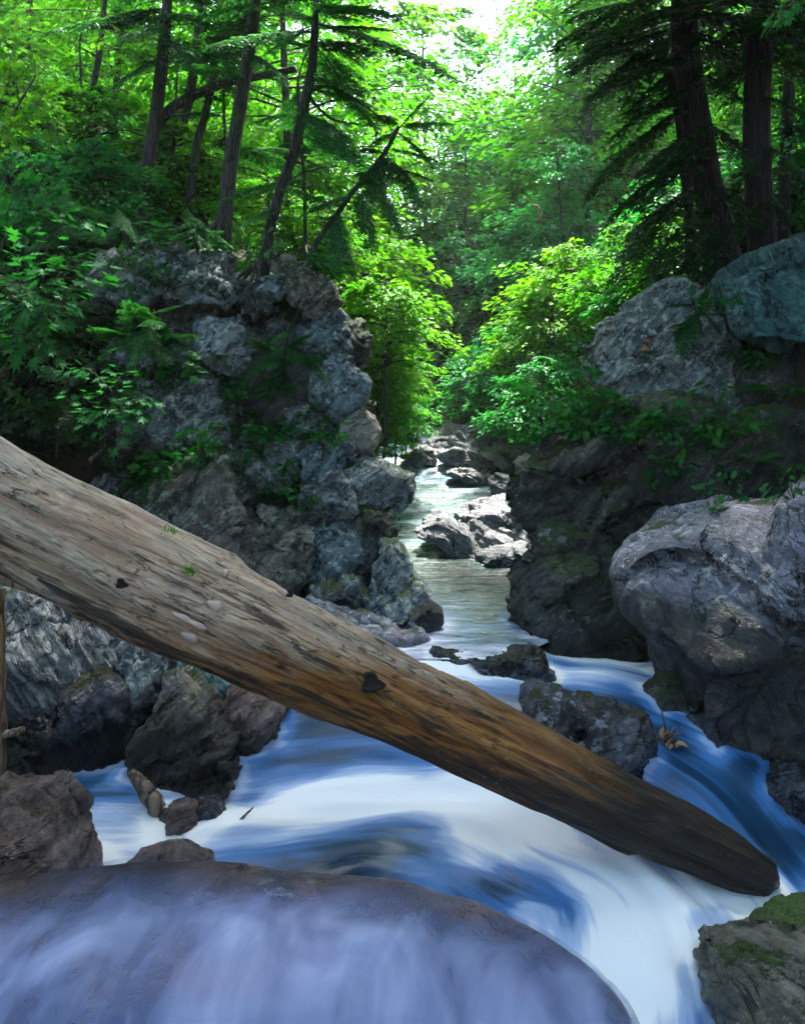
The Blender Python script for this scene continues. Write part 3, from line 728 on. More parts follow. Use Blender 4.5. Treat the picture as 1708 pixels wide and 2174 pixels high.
cp = np.array([P(a, b, y) for a, b, y, f in CTRL]); cf = np.array([c[3] for c in CTRL])
extra = [(-2.2, 4.0, -2.35), (-1, 3.8, -2.4), (0, 3.7, -2.5), (0.6, 3.4, -2.65), (1.3, 3.2, -2.8), (-2.2, 3.2, -2.5), (-1, 3.0, -2.6), (0.3, 2.9, -2.8), (2.4, 3.6, -2.6), (2.6, 4.4, -2.45), (2.8, 5.4, -2.3), (-2.8, 5.2, -2.2), (-2.6, 6.0, -2.1), (2.6, 6.0, -2.1), (-1.4, 6.2, -2.0), (-.5, 6.3, -1.95), (1.2, 7.0, -1.93), (2.0, 7.1, -1.95)]
cp2 = np.vstack([cp, extra]); cf2 = np.concatenate([cf, np.full(len(extra), .35)])
def rbf(xy, val, at, lam=0.002):
    d = np.linalg.norm(xy[:, None] - xy[None], axis=-1)
    k = lambda r: np.where(r > 1e-9, r * r * np.log(np.maximum(r, 1e-9)), 0)
    n = len(xy)
    A = np.zeros((n + 3, n + 3)); A[:n, :n] = k(d) + lam * np.eye(n); A[:n, n] = 1; A[:n, n + 1:] = xy; A[n, :n] = 1; A[n + 1:, :n] = xy.T
    w = np.linalg.solve(A, np.concatenate([val, np.zeros(3)]))
    D = np.linalg.norm(at[:, None] - xy[None], axis=-1)
    return k(D) @ w[:n] + w[n] + at @ w[n + 1:]
wx, wy = np.linspace(-2.9, 2.9, 240), np.linspace(0, 1, 170)
X, Yw = np.meshgrid(wx, wy)
_ss = np.clip((X - .80) / .3, 0, 1); _ss = _ss * _ss * (3 - 2 * _ss)
Yw = 2.8 + Yw * (6.33 + .9 * _ss - 2.8)
at = np.stack([X.ravel(), Yw.ravel()], -1)
zz = rbf(cp2[:, :2], cp2[:, 2], at, 0.004)
ff = np.clip(rbf(cp2[:, :2], cf2, at, 0.004), 0, 1)
ff = ff * (1 + .22 * np.clip((ff - .55) / .3, 0, 1))
# flow lines: along (fu) and across (fv) the main tongue of water
fl = spline([P(*q_)[:2] for q_ in [(-300, 1700, 5.1), (100, 1735, 4.85), (450, 1730, 4.85), (750, 1700, 4.95), (1000, 1690, 4.9), (1180, 1790, 4.62), (1330, 1880, 4.4), (1400, 2000, 4.1), (1430, 2200, 3.7), (1440, 2500, 3.2)]], 160)
fd = np.gradient(fl, axis=0); fs = np.concatenate([[0], np.cumsum(np.linalg.norm(np.diff(fl, axis=0), axis=1))])
dm = np.linalg.norm(at[:, None] - fl[None], axis=-1)
wgt = np.exp(-(dm - dm.min(1, keepdims=True)) / .10)
wgt /= wgt.sum(1, keepdims=True)
fu = wgt @ fs
nrm = np.stack([-fd[:, 1], fd[:, 0]], -1); nrm /= np.linalg.norm(nrm, axis=1)[:, None]
near = dm.argmin(1)
sg = np.sign(((at - fl[near]) * nrm[near]).sum(1))
fv = sg * dm.min(1)
sw = np.stack([fu * 1.1, fv * 4.5, fu * 0], -1)
zz = zz + (0.030 * NZ.fbm(sw + 3, 2) + .012 * NZ(sw * [2, 2.2, 1] + 11)) * np.clip((5.9 - at[:, 1]) / .8, 0.1, 1)
i = (np.arange(169)[:, None] * 240 + np.arange(239)).ravel()
Qw = np.stack([i, i + 1, i + 241, i + 240], -1)
tag(link('cascade_water', mesh_of('cascade_water', np.stack([at[:, 0], at[:, 1], zz], -1), Qw, [M['water_fall']], attrs={'foam_sheen': ff, 'fu': fu, 'fv': fv})), 'silky white and blue water rushing under and around the log', 'water', kind='structure')

wx, wy = np.linspace(-1.0, 3.2, 110), np.concatenate([np.linspace(6.22, 10.4, 120), np.linspace(10.45, 20.6, 120)])
X, Yw = np.meshgrid(wx, wy)
_u = (X + 1.0) / 4.2
_l = np.interp(Yw, [6.2, 6.45, 6.7, 8.0, 12, 30], [0.10, -0.15, -0.70, -0.85, -1.0, -0.7])
_r = np.interp(Yw, [6.2, 6.45, 6.8, 8.0, 12, 30], [0.78, 0.92, 1.2, 1.9, 3.2, 3.5])
X = _l + (_r - _l) * _u
at = np.stack([X.ravel(), Yw.ravel()], -1)
zz = np.interp(at[:, 1], [6.2, 6.3, 9.8, 10.6, 12.0, 14.6, 15.3, 16.5, 19.5, 24, 30], [-1.83, -1.80, -1.797, -1.775, -1.71, -1.52, -1.40, -1.32, -1.13, -.95, -.7])
rp = np.stack([at[:, 0] * 1.2, at[:, 1] * 2.0, at[:, 0] * 0], -1)
amp = np.interp(at[:, 1], [6, 9.6, 10.6, 30], [.005, .006, .035, .035])
zz = zz + amp * NZ.fbm(rp, 3)
px = CX + at[:, 0] * F / at[:, 1]
ff = np.interp(at[:, 1], [6.2, 6.6, 7.4, 8.2, 8.9, 9.6, 10.5, 12, 14, 14.9, 15.6, 17, 20], [.56, .52, .42, .24, .0, .0, .30, .30, .30, .5, .6, .36, .3])  # pale values near the lip paint reflected sky; in the rapids they are foam
ff = ff + .12 * np.clip((960 - px) / 80, -1, 1) * (at[:, 1] < 9.6)
i = (np.arange(len(wy) - 1)[:, None] * 110 + np.arange(109)).ravel()
Qw = np.stack([i, i + 1, i + 111, i + 110], -1)
tag(link('stream_water', mesh_of('stream_water', np.stack([at[:, 0], at[:, 1], zz], -1), Qw, [M['water_pool']], attrs={'foam_sheen': np.clip(ff, 0, 1)})), 'green pool and rippled stream running between the two cliffs', 'water', kind='structure')

W_, Q_, _, base_ = rock_geo(HUMP, 3.15, .55, seed=71, res=72, cuts=0, rough=.03, crack=0, lean=.25, e=.62, fine=.004, chips=0)
N_ = vnormals(W_, Q_)
V_ = W_ + N_ * (0.018 + 0.008 * NZ(W_ * 3)[:, None])
slope_ = np.clip((3.48 - V_[:, 1]) / .34, 0, 1)          # the film thickens down the near side
fo = slope_ * .46 + .22
keep = (V_[Q_].mean(1)[:, 2] > -2.6) & (V_[Q_].mean(1)[:, 1] < 3.6)
tag(link('water_veil', mesh_of('water_veil', V_, Q_[keep], [M['veil']], attrs={'foam_sheen': fo})), 'thin blue veil of water sliding over the foreground boulder', 'water', kind='structure')

# ------------------------------------------------------------------ the fallen log
LOGGEO = []
def make_log():
    A0, B = P(-230, 955, 4.25), P(1645, 1872, 4.62)
    A = A0 - (B - A0) * .40                                   # the butt end lies out of view on the left bank
    n, m = 400, 110
    t = np.linspace(0, 1, n)
    tv = t * 1.40 - .40                                        # 0 to 1 along the part in view
    ax = A + (B - A) * t[:, None]
    L = np.linalg.norm(B - A)
    d = (B - A) / L
    sd = np.cross(d, [0, 0, 1.]); sd /= np.linalg.norm(sd)     # towards the far side or the viewer
    up = np.cross(sd, d)
    ax = ax + up * (-0.008 * np.sin(tv * np.pi) - 0.012 * np.sin(tv * 2.4 * np.pi))[:, None]
    rad = np.interp(tv, [0, .124, .285, .58, .71, .876, .95, .985, 1], [.275, .262, .255, .204, .174, .162, .142, .108, .04])
    th = np.linspace(0, 2 * np.pi, m, endpoint=False)
    T, TH = np.meshgrid(t, th, indexing='ij')
    c, s = np.cos(TH), np.sin(TH)
    q = np.stack([T.ravel() * L * 1.2, c.ravel() * 1.0, s.ravel() * 1.0], -1)
    nz = Noise(91)
    low = nz.fbm(q * 0.9, 3).reshape(T.shape) * 0.030
    gr = nz.fbm(np.stack([T.ravel() * L * 1.6, c.ravel() * 5, s.ravel() * 5], -1), 4, .6).reshape(T.shape) * 0.010
    gr2 = -np.abs(nz(np.stack([T.ravel() * L * .9, c.ravel() * 7, s.ravel() * 7], -1))).reshape(T.shape) * 0.012
    # outer wood broken away in long plates
    pl = nz.fbm(np.stack([T.ravel() * L * .75, c.ravel() * 2.0, s.ravel() * 2.0], -1) + 8, 4, .55).reshape(T.shape)
    bark = np.clip((pl - 0.02) / .05, 0, 1)
    r = rad[:, None] + (low + gr + gr2) * np.clip(rad[:, None] / .2, .2, 1) - bark * 0.018 * np.clip(rad[:, None] / .2, 0, 1)
    V = ax[:, None] + r[..., None] * (c[..., None] * sd + s[..., None] * up)
    V = V.reshape(-1, 3)
    i = np.arange(n - 1)[:, None] * m + np.arange(m)
    j = np.arange(n - 1)[:, None] * m + (np.arange(m) + 1) % m
    Q = np.stack([i, j, j + m, i + m], -1).reshape(-1, 4)
    V = np.vstack([V, ax[:1], ax[-1:]])
    T3 = tri_all(Q)
    k = np.arange(m); k2 = (k + 1) % m; e = (n - 1) * m
    T3 = np.vstack([T3, np.stack([np.full(m, len(V) - 2), k2, k], -1), np.stack([np.full(m, len(V) - 1), e + k, e + k2], -1)])
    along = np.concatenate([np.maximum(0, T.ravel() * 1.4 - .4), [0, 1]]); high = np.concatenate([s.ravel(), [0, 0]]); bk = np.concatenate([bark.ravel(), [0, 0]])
    t_ = NT('log_wood')
    rotm = Matrix((tuple(d), tuple(sd), tuple(up)))
    co = t_.n('TexCoord').outputs['Object']
    rot = rotm.inverted().to_euler()
    cx = t_.n('VectorRotate', rotation_type='EULER_XYZ', invert=True); t_.set(cx.inputs[0], co); cx.inputs['Rotation'].default_value = rot
    lc = cx.outputs[0]
    st = t_.mapping(lc, scale=(1.3, 11, 11)); st2 = t_.mapping(lc, scale=(3.0, 42, 42)); pm = t_.mapping(lc, scale=(2.2, 5, 5))
    n1 = t_.noise(st, 1.5, 6, .62, .5); n2 = t_.noise(st2, 1.4, 4, .6, .2); n3 = t_.noise(pm, 1.3, 5, .65, .6); n4 = t_.noise(lc, 60, 3)
    al, hi, bb = t_.attr('along'), t_.attr('high'), t_.attr('plate')
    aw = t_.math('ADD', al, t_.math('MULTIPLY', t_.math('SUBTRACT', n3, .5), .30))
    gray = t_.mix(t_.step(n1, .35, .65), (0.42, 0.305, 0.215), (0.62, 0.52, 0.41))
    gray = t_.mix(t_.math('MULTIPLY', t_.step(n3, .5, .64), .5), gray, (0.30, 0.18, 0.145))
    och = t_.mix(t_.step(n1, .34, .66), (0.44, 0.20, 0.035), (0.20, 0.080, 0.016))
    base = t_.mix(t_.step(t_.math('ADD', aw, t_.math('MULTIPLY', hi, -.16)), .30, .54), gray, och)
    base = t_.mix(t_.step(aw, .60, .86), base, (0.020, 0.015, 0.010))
    # dark stains run in patches along the grain, denser towards the underside
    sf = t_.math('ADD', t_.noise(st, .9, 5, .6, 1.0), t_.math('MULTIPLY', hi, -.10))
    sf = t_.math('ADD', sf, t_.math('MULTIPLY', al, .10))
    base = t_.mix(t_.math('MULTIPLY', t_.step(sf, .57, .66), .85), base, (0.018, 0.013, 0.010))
    base = t_.mix(t_.math('MULTIPLY', t_.step(t_.noise(t_.mapping(lc, scale=(5, 13, 13)), 1.8, 6, .7, .8), .56, .64), .6), base, (0.045, 0.028, 0.016))
    base = t_.mix(t_.math('MULTIPLY', t_.step(n2, .44, .70), .6), base, t_.mix(1.0, base, (.42, .38, .36), 'MULTIPLY'))
    base = t_.mix(t_.math('MULTIPLY', bb, .35), base, t_.mix(1.0, base, (1.15, .78, .55), 'MULTIPLY'))
    mo = t_.math('MULTIPLY', t_.step(t_.noise(lc, 3.0, 5, .65), .58, .70), t_.step(al, .66, .8))
    base = t_.mix(mo, base, (0.035, 0.050, 0.008))
    sp = t_.math('MULTIPLY', t_.step(t_.vor(lc, 26), .22, .14), t_.step(t_.noise(lc, 4, 2), .5, .6))
    base = t_.mix(t_.math('MULTIPLY', sp, .25), base, (0.44, 0.45, 0.36))
    n6 = t_.noise(t_.mapping(lc, scale=(9, 60, 60)), 1.5, 5, .7, .3)
    n7 = t_.noise(t_.mapping(lc, scale=(1.1, 9, 9)), 1.7, 5, .6, .8)
    ck = t_.math('MULTIPLY', t_.step(t_.math('ABSOLUTE', t_.math('SUBTRACT', n7, .5)), .016, .0), t_.step(t_.noise(lc, 2.6, 3), .40, .56))
    base = t_.mix(t_.math('MULTIPLY', t_.step(n6, .44, .68), .42), base, t_.mix(1.0, base, (.50, .46, .42), 'MULTIPLY'))
    base = t_.mix(t_.math('MULTIPLY', t_.step(t_.noise(t_.mapping(lc, scale=(14, 34, 34)), 1.6, 5, .72), .56, .68), .45), base, t_.mix(1.0, base, (1.5, 1.45, 1.35), 'MULTIPLY'))
    base = t_.mix(t_.math('MULTIPLY', ck, .85), base, (0.020, 0.014, 0.010))
    h = t_.math('ADD', t_.math('MULTIPLY', n1, .6), t_.math('ADD', t_.math('MULTIPLY', n2, .55), t_.math('MULTIPLY', n4, .12)))
    h = t_.math('SUBTRACT', t_.math('ADD', h, t_.math('MULTIPLY', n6, .45)), t_.math('MULTIPLY', ck, .6))
    mat = t_.done(t_.principled(Base_Color=base, Roughness=t_.math('SUBTRACT', .72, t_.math('MULTIPLY', t_.step(al, .45, .8), .28)), Normal=t_.bump(h, .9, .025)))
    LOGGEO.append((V, T3))
    o = empty('fallen_log', ax[n // 2], 'huge weathered fallen trunk slanting across the stream into the white water', 'log')
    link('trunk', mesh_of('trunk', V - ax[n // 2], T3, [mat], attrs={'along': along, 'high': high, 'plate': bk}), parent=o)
    base0 = ax[n // 2]
    def surf(px, py):
        """where the line of sight meets the log: point and outward direction"""
        dr = P(px, py, 1.0)
        best = None
        for yy in np.linspace(3.7, 5.0, 400):
            p = dr * yy
            u = np.dot(p - A, d) / L
            if 0 < u < 1:
                c0 = ax[int(u * (n - 1))]
                v = p - c0; v = v - d * np.dot(v, d)
                rr_ = np.interp(u, t, rad)
                if np.linalg.norm(v) < rr_:
                    return p, v / np.linalg.norm(v)
        return None
    # bracket fungi
    fm = NT('fungus'); fc = fm.coords()
    fcol = fm.mix(fm.noise(fc, 14, 3), (0.42, 0.29, 0.25), (0.58, 0.44, 0.36))
    fmat = fm.done(fm.principled(Base_Color=fcol, Roughness=.6, Normal=fm.bump(fm.noise(fc, 60, 3), .4, .01)))
    for px, py, sx, sy in ((455, 1285, .035, .022), (402, 1352, .040, .022), (385, 1310, .045, .014), (478, 1216, .016, .018), (415, 1325, .050, .012), (600, 1258, .030, .010)):
        h_ = surf(px, py)
        if h_ is None: continue
        p, nn = h_
        U, Qc = cubesphere(8)
        tx = d * 1.0
        ty = np.cross(nn, tx); ty /= np.linalg.norm(ty)
        z = U[:, 2]
        W = U[:, :1] * sx * tx + U[:, 1:2] * sy * ty * (1 + .25 * np.sin(U[:, :1] * 3)) + nn * (np.where(z > 0, z * .016, z * .012)[:, None])
        link('bracket_fungus', mesh_of('bracket_fungus', W, Qc, [fmat]), p - base0, o)
    # knot holes
    km = NT('knot'); kmat = km.done(km.principled(Base_Color=(0.012, 0.009, 0.007), Roughness=.9))
    for px, py, s_ in ((790, 1450, .032), (612, 1262, .012), (258, 1240, .016)):
        h_ = surf(px, py)
        if h_ is None: continue
        p, nn = h_
        th2 = np.linspace(0, 2 * np.pi, 18, endpoint=False)
        ty = np.cross(nn, d)
        rr2 = s_ * (1 + .22 * np.sin(th2 * 3 + 1) + .12 * np.sin(th2 * 5))
        ring = lambda k_, hgt: (np.cos(th2) * rr2 * k_ * 1.15)[:, None] * d + (np.sin(th2) * rr2 * k_)[:, None] * ty + nn * hgt
        V2 = np.vstack([ring(1.35, -.004), ring(1.12, .012), ring(.9, .006), ring(.6, .001), nn[None] * .0])
        Q2 = []
        for a in range(3):
            for b in range(18):
                Q2.append((a * 18 + b, a * 18 + (b + 1) % 18, (a + 1) * 18 + (b + 1) % 18, (a + 1) * 18 + b))
        T2 = np.vstack([tri_all(Q2), np.stack([54 + np.arange(18), 54 + (np.arange(18) + 1) % 18, np.full(18, 72)], -1)])
        link('knot_hole', mesh_of('knot_hole', V2, T2, [kmat]), p - base0, o)
    # a tuft of moss
    a = Acc(); g = np.random.default_rng(5)
    for px, py, nb_ in ((402, 1213, 90), (365, 1130, 40)):
        p, nn = surf(px, py)
        for k_ in range(nb_):
            b = p + d * g.normal() * .018 + np.cross(nn, d) * g.normal() * .014
            e = b + nn * g.uniform(.01, .025) + g.normal(size=3) * .008
            s2 = np.cross(nn, e - b); s2 = s2 / (np.linalg.norm(s2) + 1e-9) * .003
            a.add(np.array([b - s2, b + s2, e]) - base0, [(0, 1, 2)], 0, g.random())
    link('moss_tuft', a.mesh('moss_tuft', [M['leaf_lime']]), parent=o)
    # long splinter of outer wood hanging loose below the left end
    p0, p1 = P(-60, 1205, 4.18), P(236, 1312, 4.22)
    pth = spline([p0, p0 + (p1 - p0) * .5 + np.array([0, 0, .01]), p1], 24)
    Vt, Tt = tube(pth, np.interp(np.linspace(0, 1, 24), [0, .8, 1], [.035, .022, .006]), 8)
    link('bark_strip', mesh_of('bark_strip', Vt - base0, Tt, [M['dead_wood']]), parent=o)
    return o
make_log()

# ------------------------------------------------------------------ foliage
LEAF = (np.array([(0, 0, 0), (.30, .26, .05), (.66, .22, .03), (1, 0, -.10), (.66, -.22, .03), (.30, -.26, .05)]), np.array([(0, 1, 2), (0, 2, 3), (0, 3, 4), (0, 4, 5)]))
LEAF2 = (np.array([(0, 0, 0), (.45, .30, .05), (1, 0, -.08), (.45, -.30, .05)]), np.array([(0, 1, 2), (0, 2, 3)]))
def _maple():
    pol = [(-100, .18), (-70, .62), (-48, .34), (-34, .86), (-14, .50), (0, 1.0), (14, .50), (34, .86), (48, .34), (70, .62), (100, .18)]
    v = [(0, 0, 0)]
    for a, r in pol:
        v.append((.22 + r * .78 * math.cos(R(a)), r * .78 * math.sin(R(a)), -.10 * r * r + .05 * abs(math.sin(R(a)))))
    return np.array(v), np.array([(0, k, k + 1) for k in range(1, len(pol))])
MAPLE = _maple()

def put_leaves(acc, C, D, N, S, tmpl, mi=0, vary=None):
    V, T = tmpl
    D = D / (np.linalg.norm(D, axis=1)[:, None] + 1e-9)
    Y = np.cross(N, D); Y /= np.linalg.norm(Y, axis=1)[:, None] + 1e-9
    Z = np.cross(D, Y)
    W = C[:, None] + S[:, None, None] * (V[None, :, :1] * D[:, None] + V[None, :, 1:2] * Y[:, None] + V[None, :, 2:3] * Z[:, None])
    n, k = len(C), len(V)
    TT = (T[None] + (np.arange(n) * k)[:, None, None]).reshape(-1, 3)
    acc.add(W.reshape(-1, 3), TT, mi, np.repeat(vary if vary is not None else np.full(n, .5), len(T)))

def hemlock_spray(seed, leaf, full=1.0):
    """one bough, unit length along +X: stem, side twigs and short needle-bearing twiglets in a flat drooping spray"""
    g = np.random.default_rng(seed)
    a = Acc()
    n = int(24 * full)
    droop = g.uniform(.10, .22)
    bend = g.uniform(-.12, .12)
    axis = lambda t: np.stack([t, bend * t * t, -droop * t ** 2.2], -1)
    tt = np.linspace(0, 1, 9)
    V, T = tube(axis(tt), np.interp(tt, [0, 1], [.010, .0025]), 4, False)
    a.add(V, T, 1)
    C, D, N, S = [], [], [], []
    for side in (-1, 1):
        for j in range(n):
            t = .10 + .9 * (j + g.uniform(-.3, .3)) / n
            L = (.36 * (1 - t) ** .75 + .05) * g.uniform(.65, 1.15)
            if t < .25: L *= t / .25
            an = R(g.uniform(48, 66)) * side
            b = axis(np.array([t]))[0]
            dv = np.array([math.cos(an), math.sin(an), g.uniform(-.12, .06)])
            k = max(2, int(L / .030))
            u = (np.arange(k) + .5) / k
            pts = b + dv * (u * L)[:, None] + np.array([.10, 0, -.30]) * (L * u * u)[:, None]
            Vt, Tt = tube(np.array([b, pts[-1]]), .0018, 3, False)
            a.add(Vt, Tt, 1)
            for s2 in (-1, 1):
                a2 = an + s2 * R(52)
                dd = np.array([math.cos(a2), math.sin(a2), -.10]) + g.normal(size=(k, 3)) * .16
                C.append(pts); D.append(dd); N.append(np.tile([0, 0, 1.], (k, 1)) + g.normal(size=(k, 3)) * .22)
                S.append((.035 + .05 * (1 - u)) * g.uniform(.7, 1.2, k))
    C, D, N, S = map(np.concatenate, (C, D, N, S))
    nd = (np.array([(0, -.12, 0), (.55, -.18, .02), (1, 0, -.05), (.55, .18, .02), (0, .12, 0)]), np.array([(0, 1, 3), (0, 3, 4), (1, 2, 3)]))
    v = np.clip(.45 + .25 * g.normal(size=len(C)) + .35 * (C[:, 0] - .5) * .6, 0, 1)
    put_leaves(a, C, D, N, S, nd, 0, v)
    return a.mesh('hemlock_bough', [leaf, M['twig']])

def leafy_spray(seed, leaf, tmpl=LEAF, n=46, size=.15, w=.34):
    """one leafy bough, unit length along +X, leaves in a loose flat tier"""
    g = np.random.default_rng(seed)
    a = Acc()
    bend = g.uniform(-.15, .15); droop = g.uniform(.05, .2)
    axis = lambda t: np.stack([t, bend * t * t, .10 * t - droop * t ** 2], -1)
    tt = np.linspace(0, 1, 7)
    V, T = tube(axis(tt), np.interp(tt, [0, 1], [.009, .003]), 4, False); a.add(V, T, 1)
    t = np.sort(g.uniform(.18, 1, n)); sd = np.where(np.arange(n) % 2, 1, -1)
    lat = g.uniform(.05, 1, n) * w * (1.15 - t) ** .6
    b = axis(t)
    C = b + np.stack([lat * .55, sd * lat, g.normal(size=n) * .035 - lat * .10], -1)
    for k in range(n):
        if k % 2 == 0:
            Vt, Tt = tube(np.array([b[k] - [.06, 0, 0], C[k]]), .0016, 3, False); a.add(Vt, Tt, 1)
    D = np.stack([.75 + 0 * t, sd * (.2 + lat * 2), -.30 + g.normal(size=n) * .15], -1) + g.normal(size=(n, 3)) * .22
    N = np.tile([0, -.10, 1.], (n, 1)) + g.normal(size=(n, 3)) * .28
    put_leaves(a, C, D, N, size * g.uniform(.65, 1.2, n), tmpl, 0, np.clip(.5 + .25 * g.normal(size=n), 0, 1))
    return a.mesh('leafy_bough', [leaf, M['twig']])

HEM = [hemlock_spray(300 + k, M['leaf_hemlock']) for k in range(4)]
HEMD = [hemlock_spray(320 + k, M['leaf_dark'], 0.9) for k in range(3)]
MAP = [leafy_spray(340 + k, M['leaf_maple'], MAPLE, 34, .17, .36) for k in range(4)]
LIM = [leafy_spray(350 + k, M['leaf_lime'], MAPLE, 40, .15, .36) for k in range(3)]
SUN = [leafy_spray(360 + k, M['leaf_sunny'], LEAF, 60, .10, .36) for k in range(3)]

def place_bough(name, me, p, q, parent, roll=0.0, kx=1.0):
    """stands a unit bough between two world points"""
    p, q = np.asarray(p, float), np.asarray(q, float)
    d = q - p; L = np.linalg.norm(d); d = d / L
    l = np.cross([0, 0, 1.], d); l /= np.linalg.norm(l) + 1e-9
    u = np.cross(d, l)
    c, s = math.cos(roll), math.sin(roll)
    l, u = l * c + u * s, u * c - l * s
    o = bpy.data.objects.new(name, me)
    COL.objects.link(o)
    o.parent = parent
    pl = np.array(parent.location)
    Mx = Matrix.Identity(4)
    for r_ in range(3):
        Mx[r_][0], Mx[r_][1], Mx[r_][2] = d[r_] * L, l[r_] * L * kx, u[r_] * L
        Mx[r_][3] = p[r_] - pl[r_]
    o.matrix_basis = Mx
    return o

def trunk_tree(label, pts, r0, r1, boughs, meshes, bark='bark', extend=6.0, auto=0, span=(0.3, 1.0), alen=(1.0, 2.2), seed=0, name='hemlock_tree', cat='tree', azc=None, azw=math.pi, group=None, limbs=()):
    g = np.random.default_rng(seed)
    w = [P(*p) for p in pts]
    w[0] = w[0] - np.array([0, 0, .35])
    if extend:
        dv = w[-1] - w[-2]; dv = dv / np.linalg.norm(dv)
        dv = dv * .6 + np.array([0, 0, .6]); dv /= np.linalg.norm(dv)
        w += [w[-1] + dv * extend * .5, w[-1] + dv * extend * .5 + np.array([g.normal() * .2, g.normal() * .2, extend * .5])]
    path = spline(w, 14 * len(w))
    tn = np.linspace(0, 1, len(path))
    rad = r0 + (r1 - r0) * tn
    if extend: rad = np.where(tn > .6, rad * (1 - .75 * np.clip((tn - .6) / .4, 0, 1)), rad)
    rad = rad * (1 + .45 * np.exp(-tn * 22)) * (1 + .05 * NZ(np.stack([tn * 12 + seed, tn * 0, tn * 0], -1)))
    o = empty(name, w[0], label, cat, group)
    a = Acc()
    V, T = tube(path, rad, 14); a.add(V - w[0], T, 0)
    for lp, lr in limbs:
        lw = spline([P(*p) for p in lp], 24)
        V, T = tube(lw, np.linspace(lr[0], lr[1], 24), 8); a.add(V - w[0], T, 0)
    # roots gripping the rock
    for k in range(4):
        az = g.uniform(0, 6.28); L = g.uniform(.25, .5)
        rp = [path[0] + np.array([0, 0, .50]), path[0] + np.array([math.cos(az) * L * .45, math.sin(az) * L * .45, .34]), path[0] + np.array([math.cos(az) * L, math.sin(az) * L, .12])]
        V, T = tube(spline(rp, 8), np.linspace(r0 * .45, r0 * .12, 8), 6); a.add(V - w[0], T, 0)
    link('trunk', a.mesh('trunk', [M[bark]]), parent=o)
    for b in boughs:
        place_bough('branch', meshes[g.integers(len(meshes))], P(*b[0]), P(*b[1]), o, g.normal() * .2)
    for k in range(auto):
        t = span[0] + (span[1] - span[0]) * (k + g.random()) / auto
        p = path[int(t * (len(path) - 1))]
        az = g.uniform(0, 6.283) if azc is None else azc + g.uniform(-azw, azw)
        L = g.uniform(*alen) * (1.15 - .5 * t)
        q = p + np.array([math.cos(az), math.sin(az), g.uniform(-.35, .12)]) * L
        place_bough('branch', meshes[g.integers(len(meshes))], p, q, o, g.normal() * .25)
    return o

# trees on the left cliff top
trunk_tree('slightly bowed dark trunk, leftmost of the thick trunks on the cliff top', [(285,452,12.0),(312,360,12.0),(330,250,12.0),(345,130,12.0),(352,40,12.0),(358,-60,12)], .088, .06, [((345,120,12),(230,170,11.4)),((348,80,12),(440,130,11.3)),((350,50,12),(250,70,11)),((352,30,12),(470,40,11.5))], HEM, auto=14, span=(.6,1), seed=11)
trunk_tree('thin mossy trunk standing alone at the far left', [(181,345,13.5),(188,295,13.5),(191,219,13.5),(206,143,13.5),(218,50,13.5),(226,-60,13.5)], .05, .035, [], SUN, auto=16, span=(.45,1), seed=12, name='maple_tree')
trunk_tree('slender trunk between the bowed trunk and the tall straight trunk', [(395,462,12.4),(417,316,12.4),(433,255,12.4),(452,170,12.4),(463,112,12.4),(480,-20,12.4)], .055, .038, [((463,112,12.4),(400,110,11.8)),((452,170,12.4),(530,190,11.6))], HEM, auto=14, span=(.6,1), seed=13)
trunk_tree('tall straight dark trunk, thickest on the left cliff top', [(468,490,11.2),(489,356,11.2),(509,229,11.2),(529,102,11.2),(540,20,11.2),(546,-50,11.2)], .085, .062, [((520,170,11.2),(420,120,10.6)),((530,90,11.2),(640,60,10.5)),((528,110,11.2),(600,150,10.6)),((535,60,11.2),(430,40,10.4)),((540,20,11.2),(660,0,10.2))], HEM, auto=15, span=(.6,1), seed=14)
trunk_tree('kinked trunk growing from the round block at the cliff edge', [(548,588,9.4),(565,535,9.4),(580,458,9.4),(598,392,9.4),(621,331,9.4),(647,219,9.4),(662,143,9.4),(668,61,9.4),(672,-40,9.4)], .056, .042,
    [((655,150,9.4),(820,240,8.8)),((662,165,9.4),(760,170,8.9)),((640,240,9.4),(540,240,8.9)),((640,235,9.4),(760,320,8.8)),((650,190,9.4),(800,200,9.9)),((600,395,9.4),(700,420,8.9)),((625,320,9.4),(540,300,9.0)),((665,100,9.4),(800,90,8.9)),((667,60,9.4),(560,90,9.0)),((667,60,9.4),(830,40,9.0)),((585,440,9.4),(510,470,9.0)),((668,30,9.4),(760,-10,8.8)),((668,40,9.4),(600,10,8.8))],
    HEM, auto=10, span=(.65,1), seed=15, limbs=[([(662,190,9.4),(700,185,9.3),(760,215,9.1),(820,260,8.9)], (.022, .008)), ([(655,205,9.4),(700,250,9.4),(760,265,9.3)], (.018, .006))])
trunk_tree('thin leaning sapling trunk slanting right from the cliff edge', [(612,604,9.2),(662,535,9.2),(713,458,9.2),(753,402,9.2),(815,326,9.2),(845,270,9.2)], .032, .020,
    [((845,270,9.2),(960,250,9.0)),((840,280,9.2),(930,330,8.8)),((815,326,9.2),(900,420,8.8)),((815,326,9.2),(760,440,8.9)),((845,270,9.2),(790,230,8.9)),((845,275,9.2),(900,200,9.2)),((780,370,9.2),(860,480,8.9)),((753,402,9.2),(800,520,8.9)),((720,450,9.2),(700,560,8.9)),((740,420,9.2),(660,440,9.0)),((790,350,9.2),(870,360,8.8)),((700,480,9.2),(770,580,9.0))],
    HEM, auto=6, span=(.5,1), alen=(.5,.9), extend=0, seed=16)
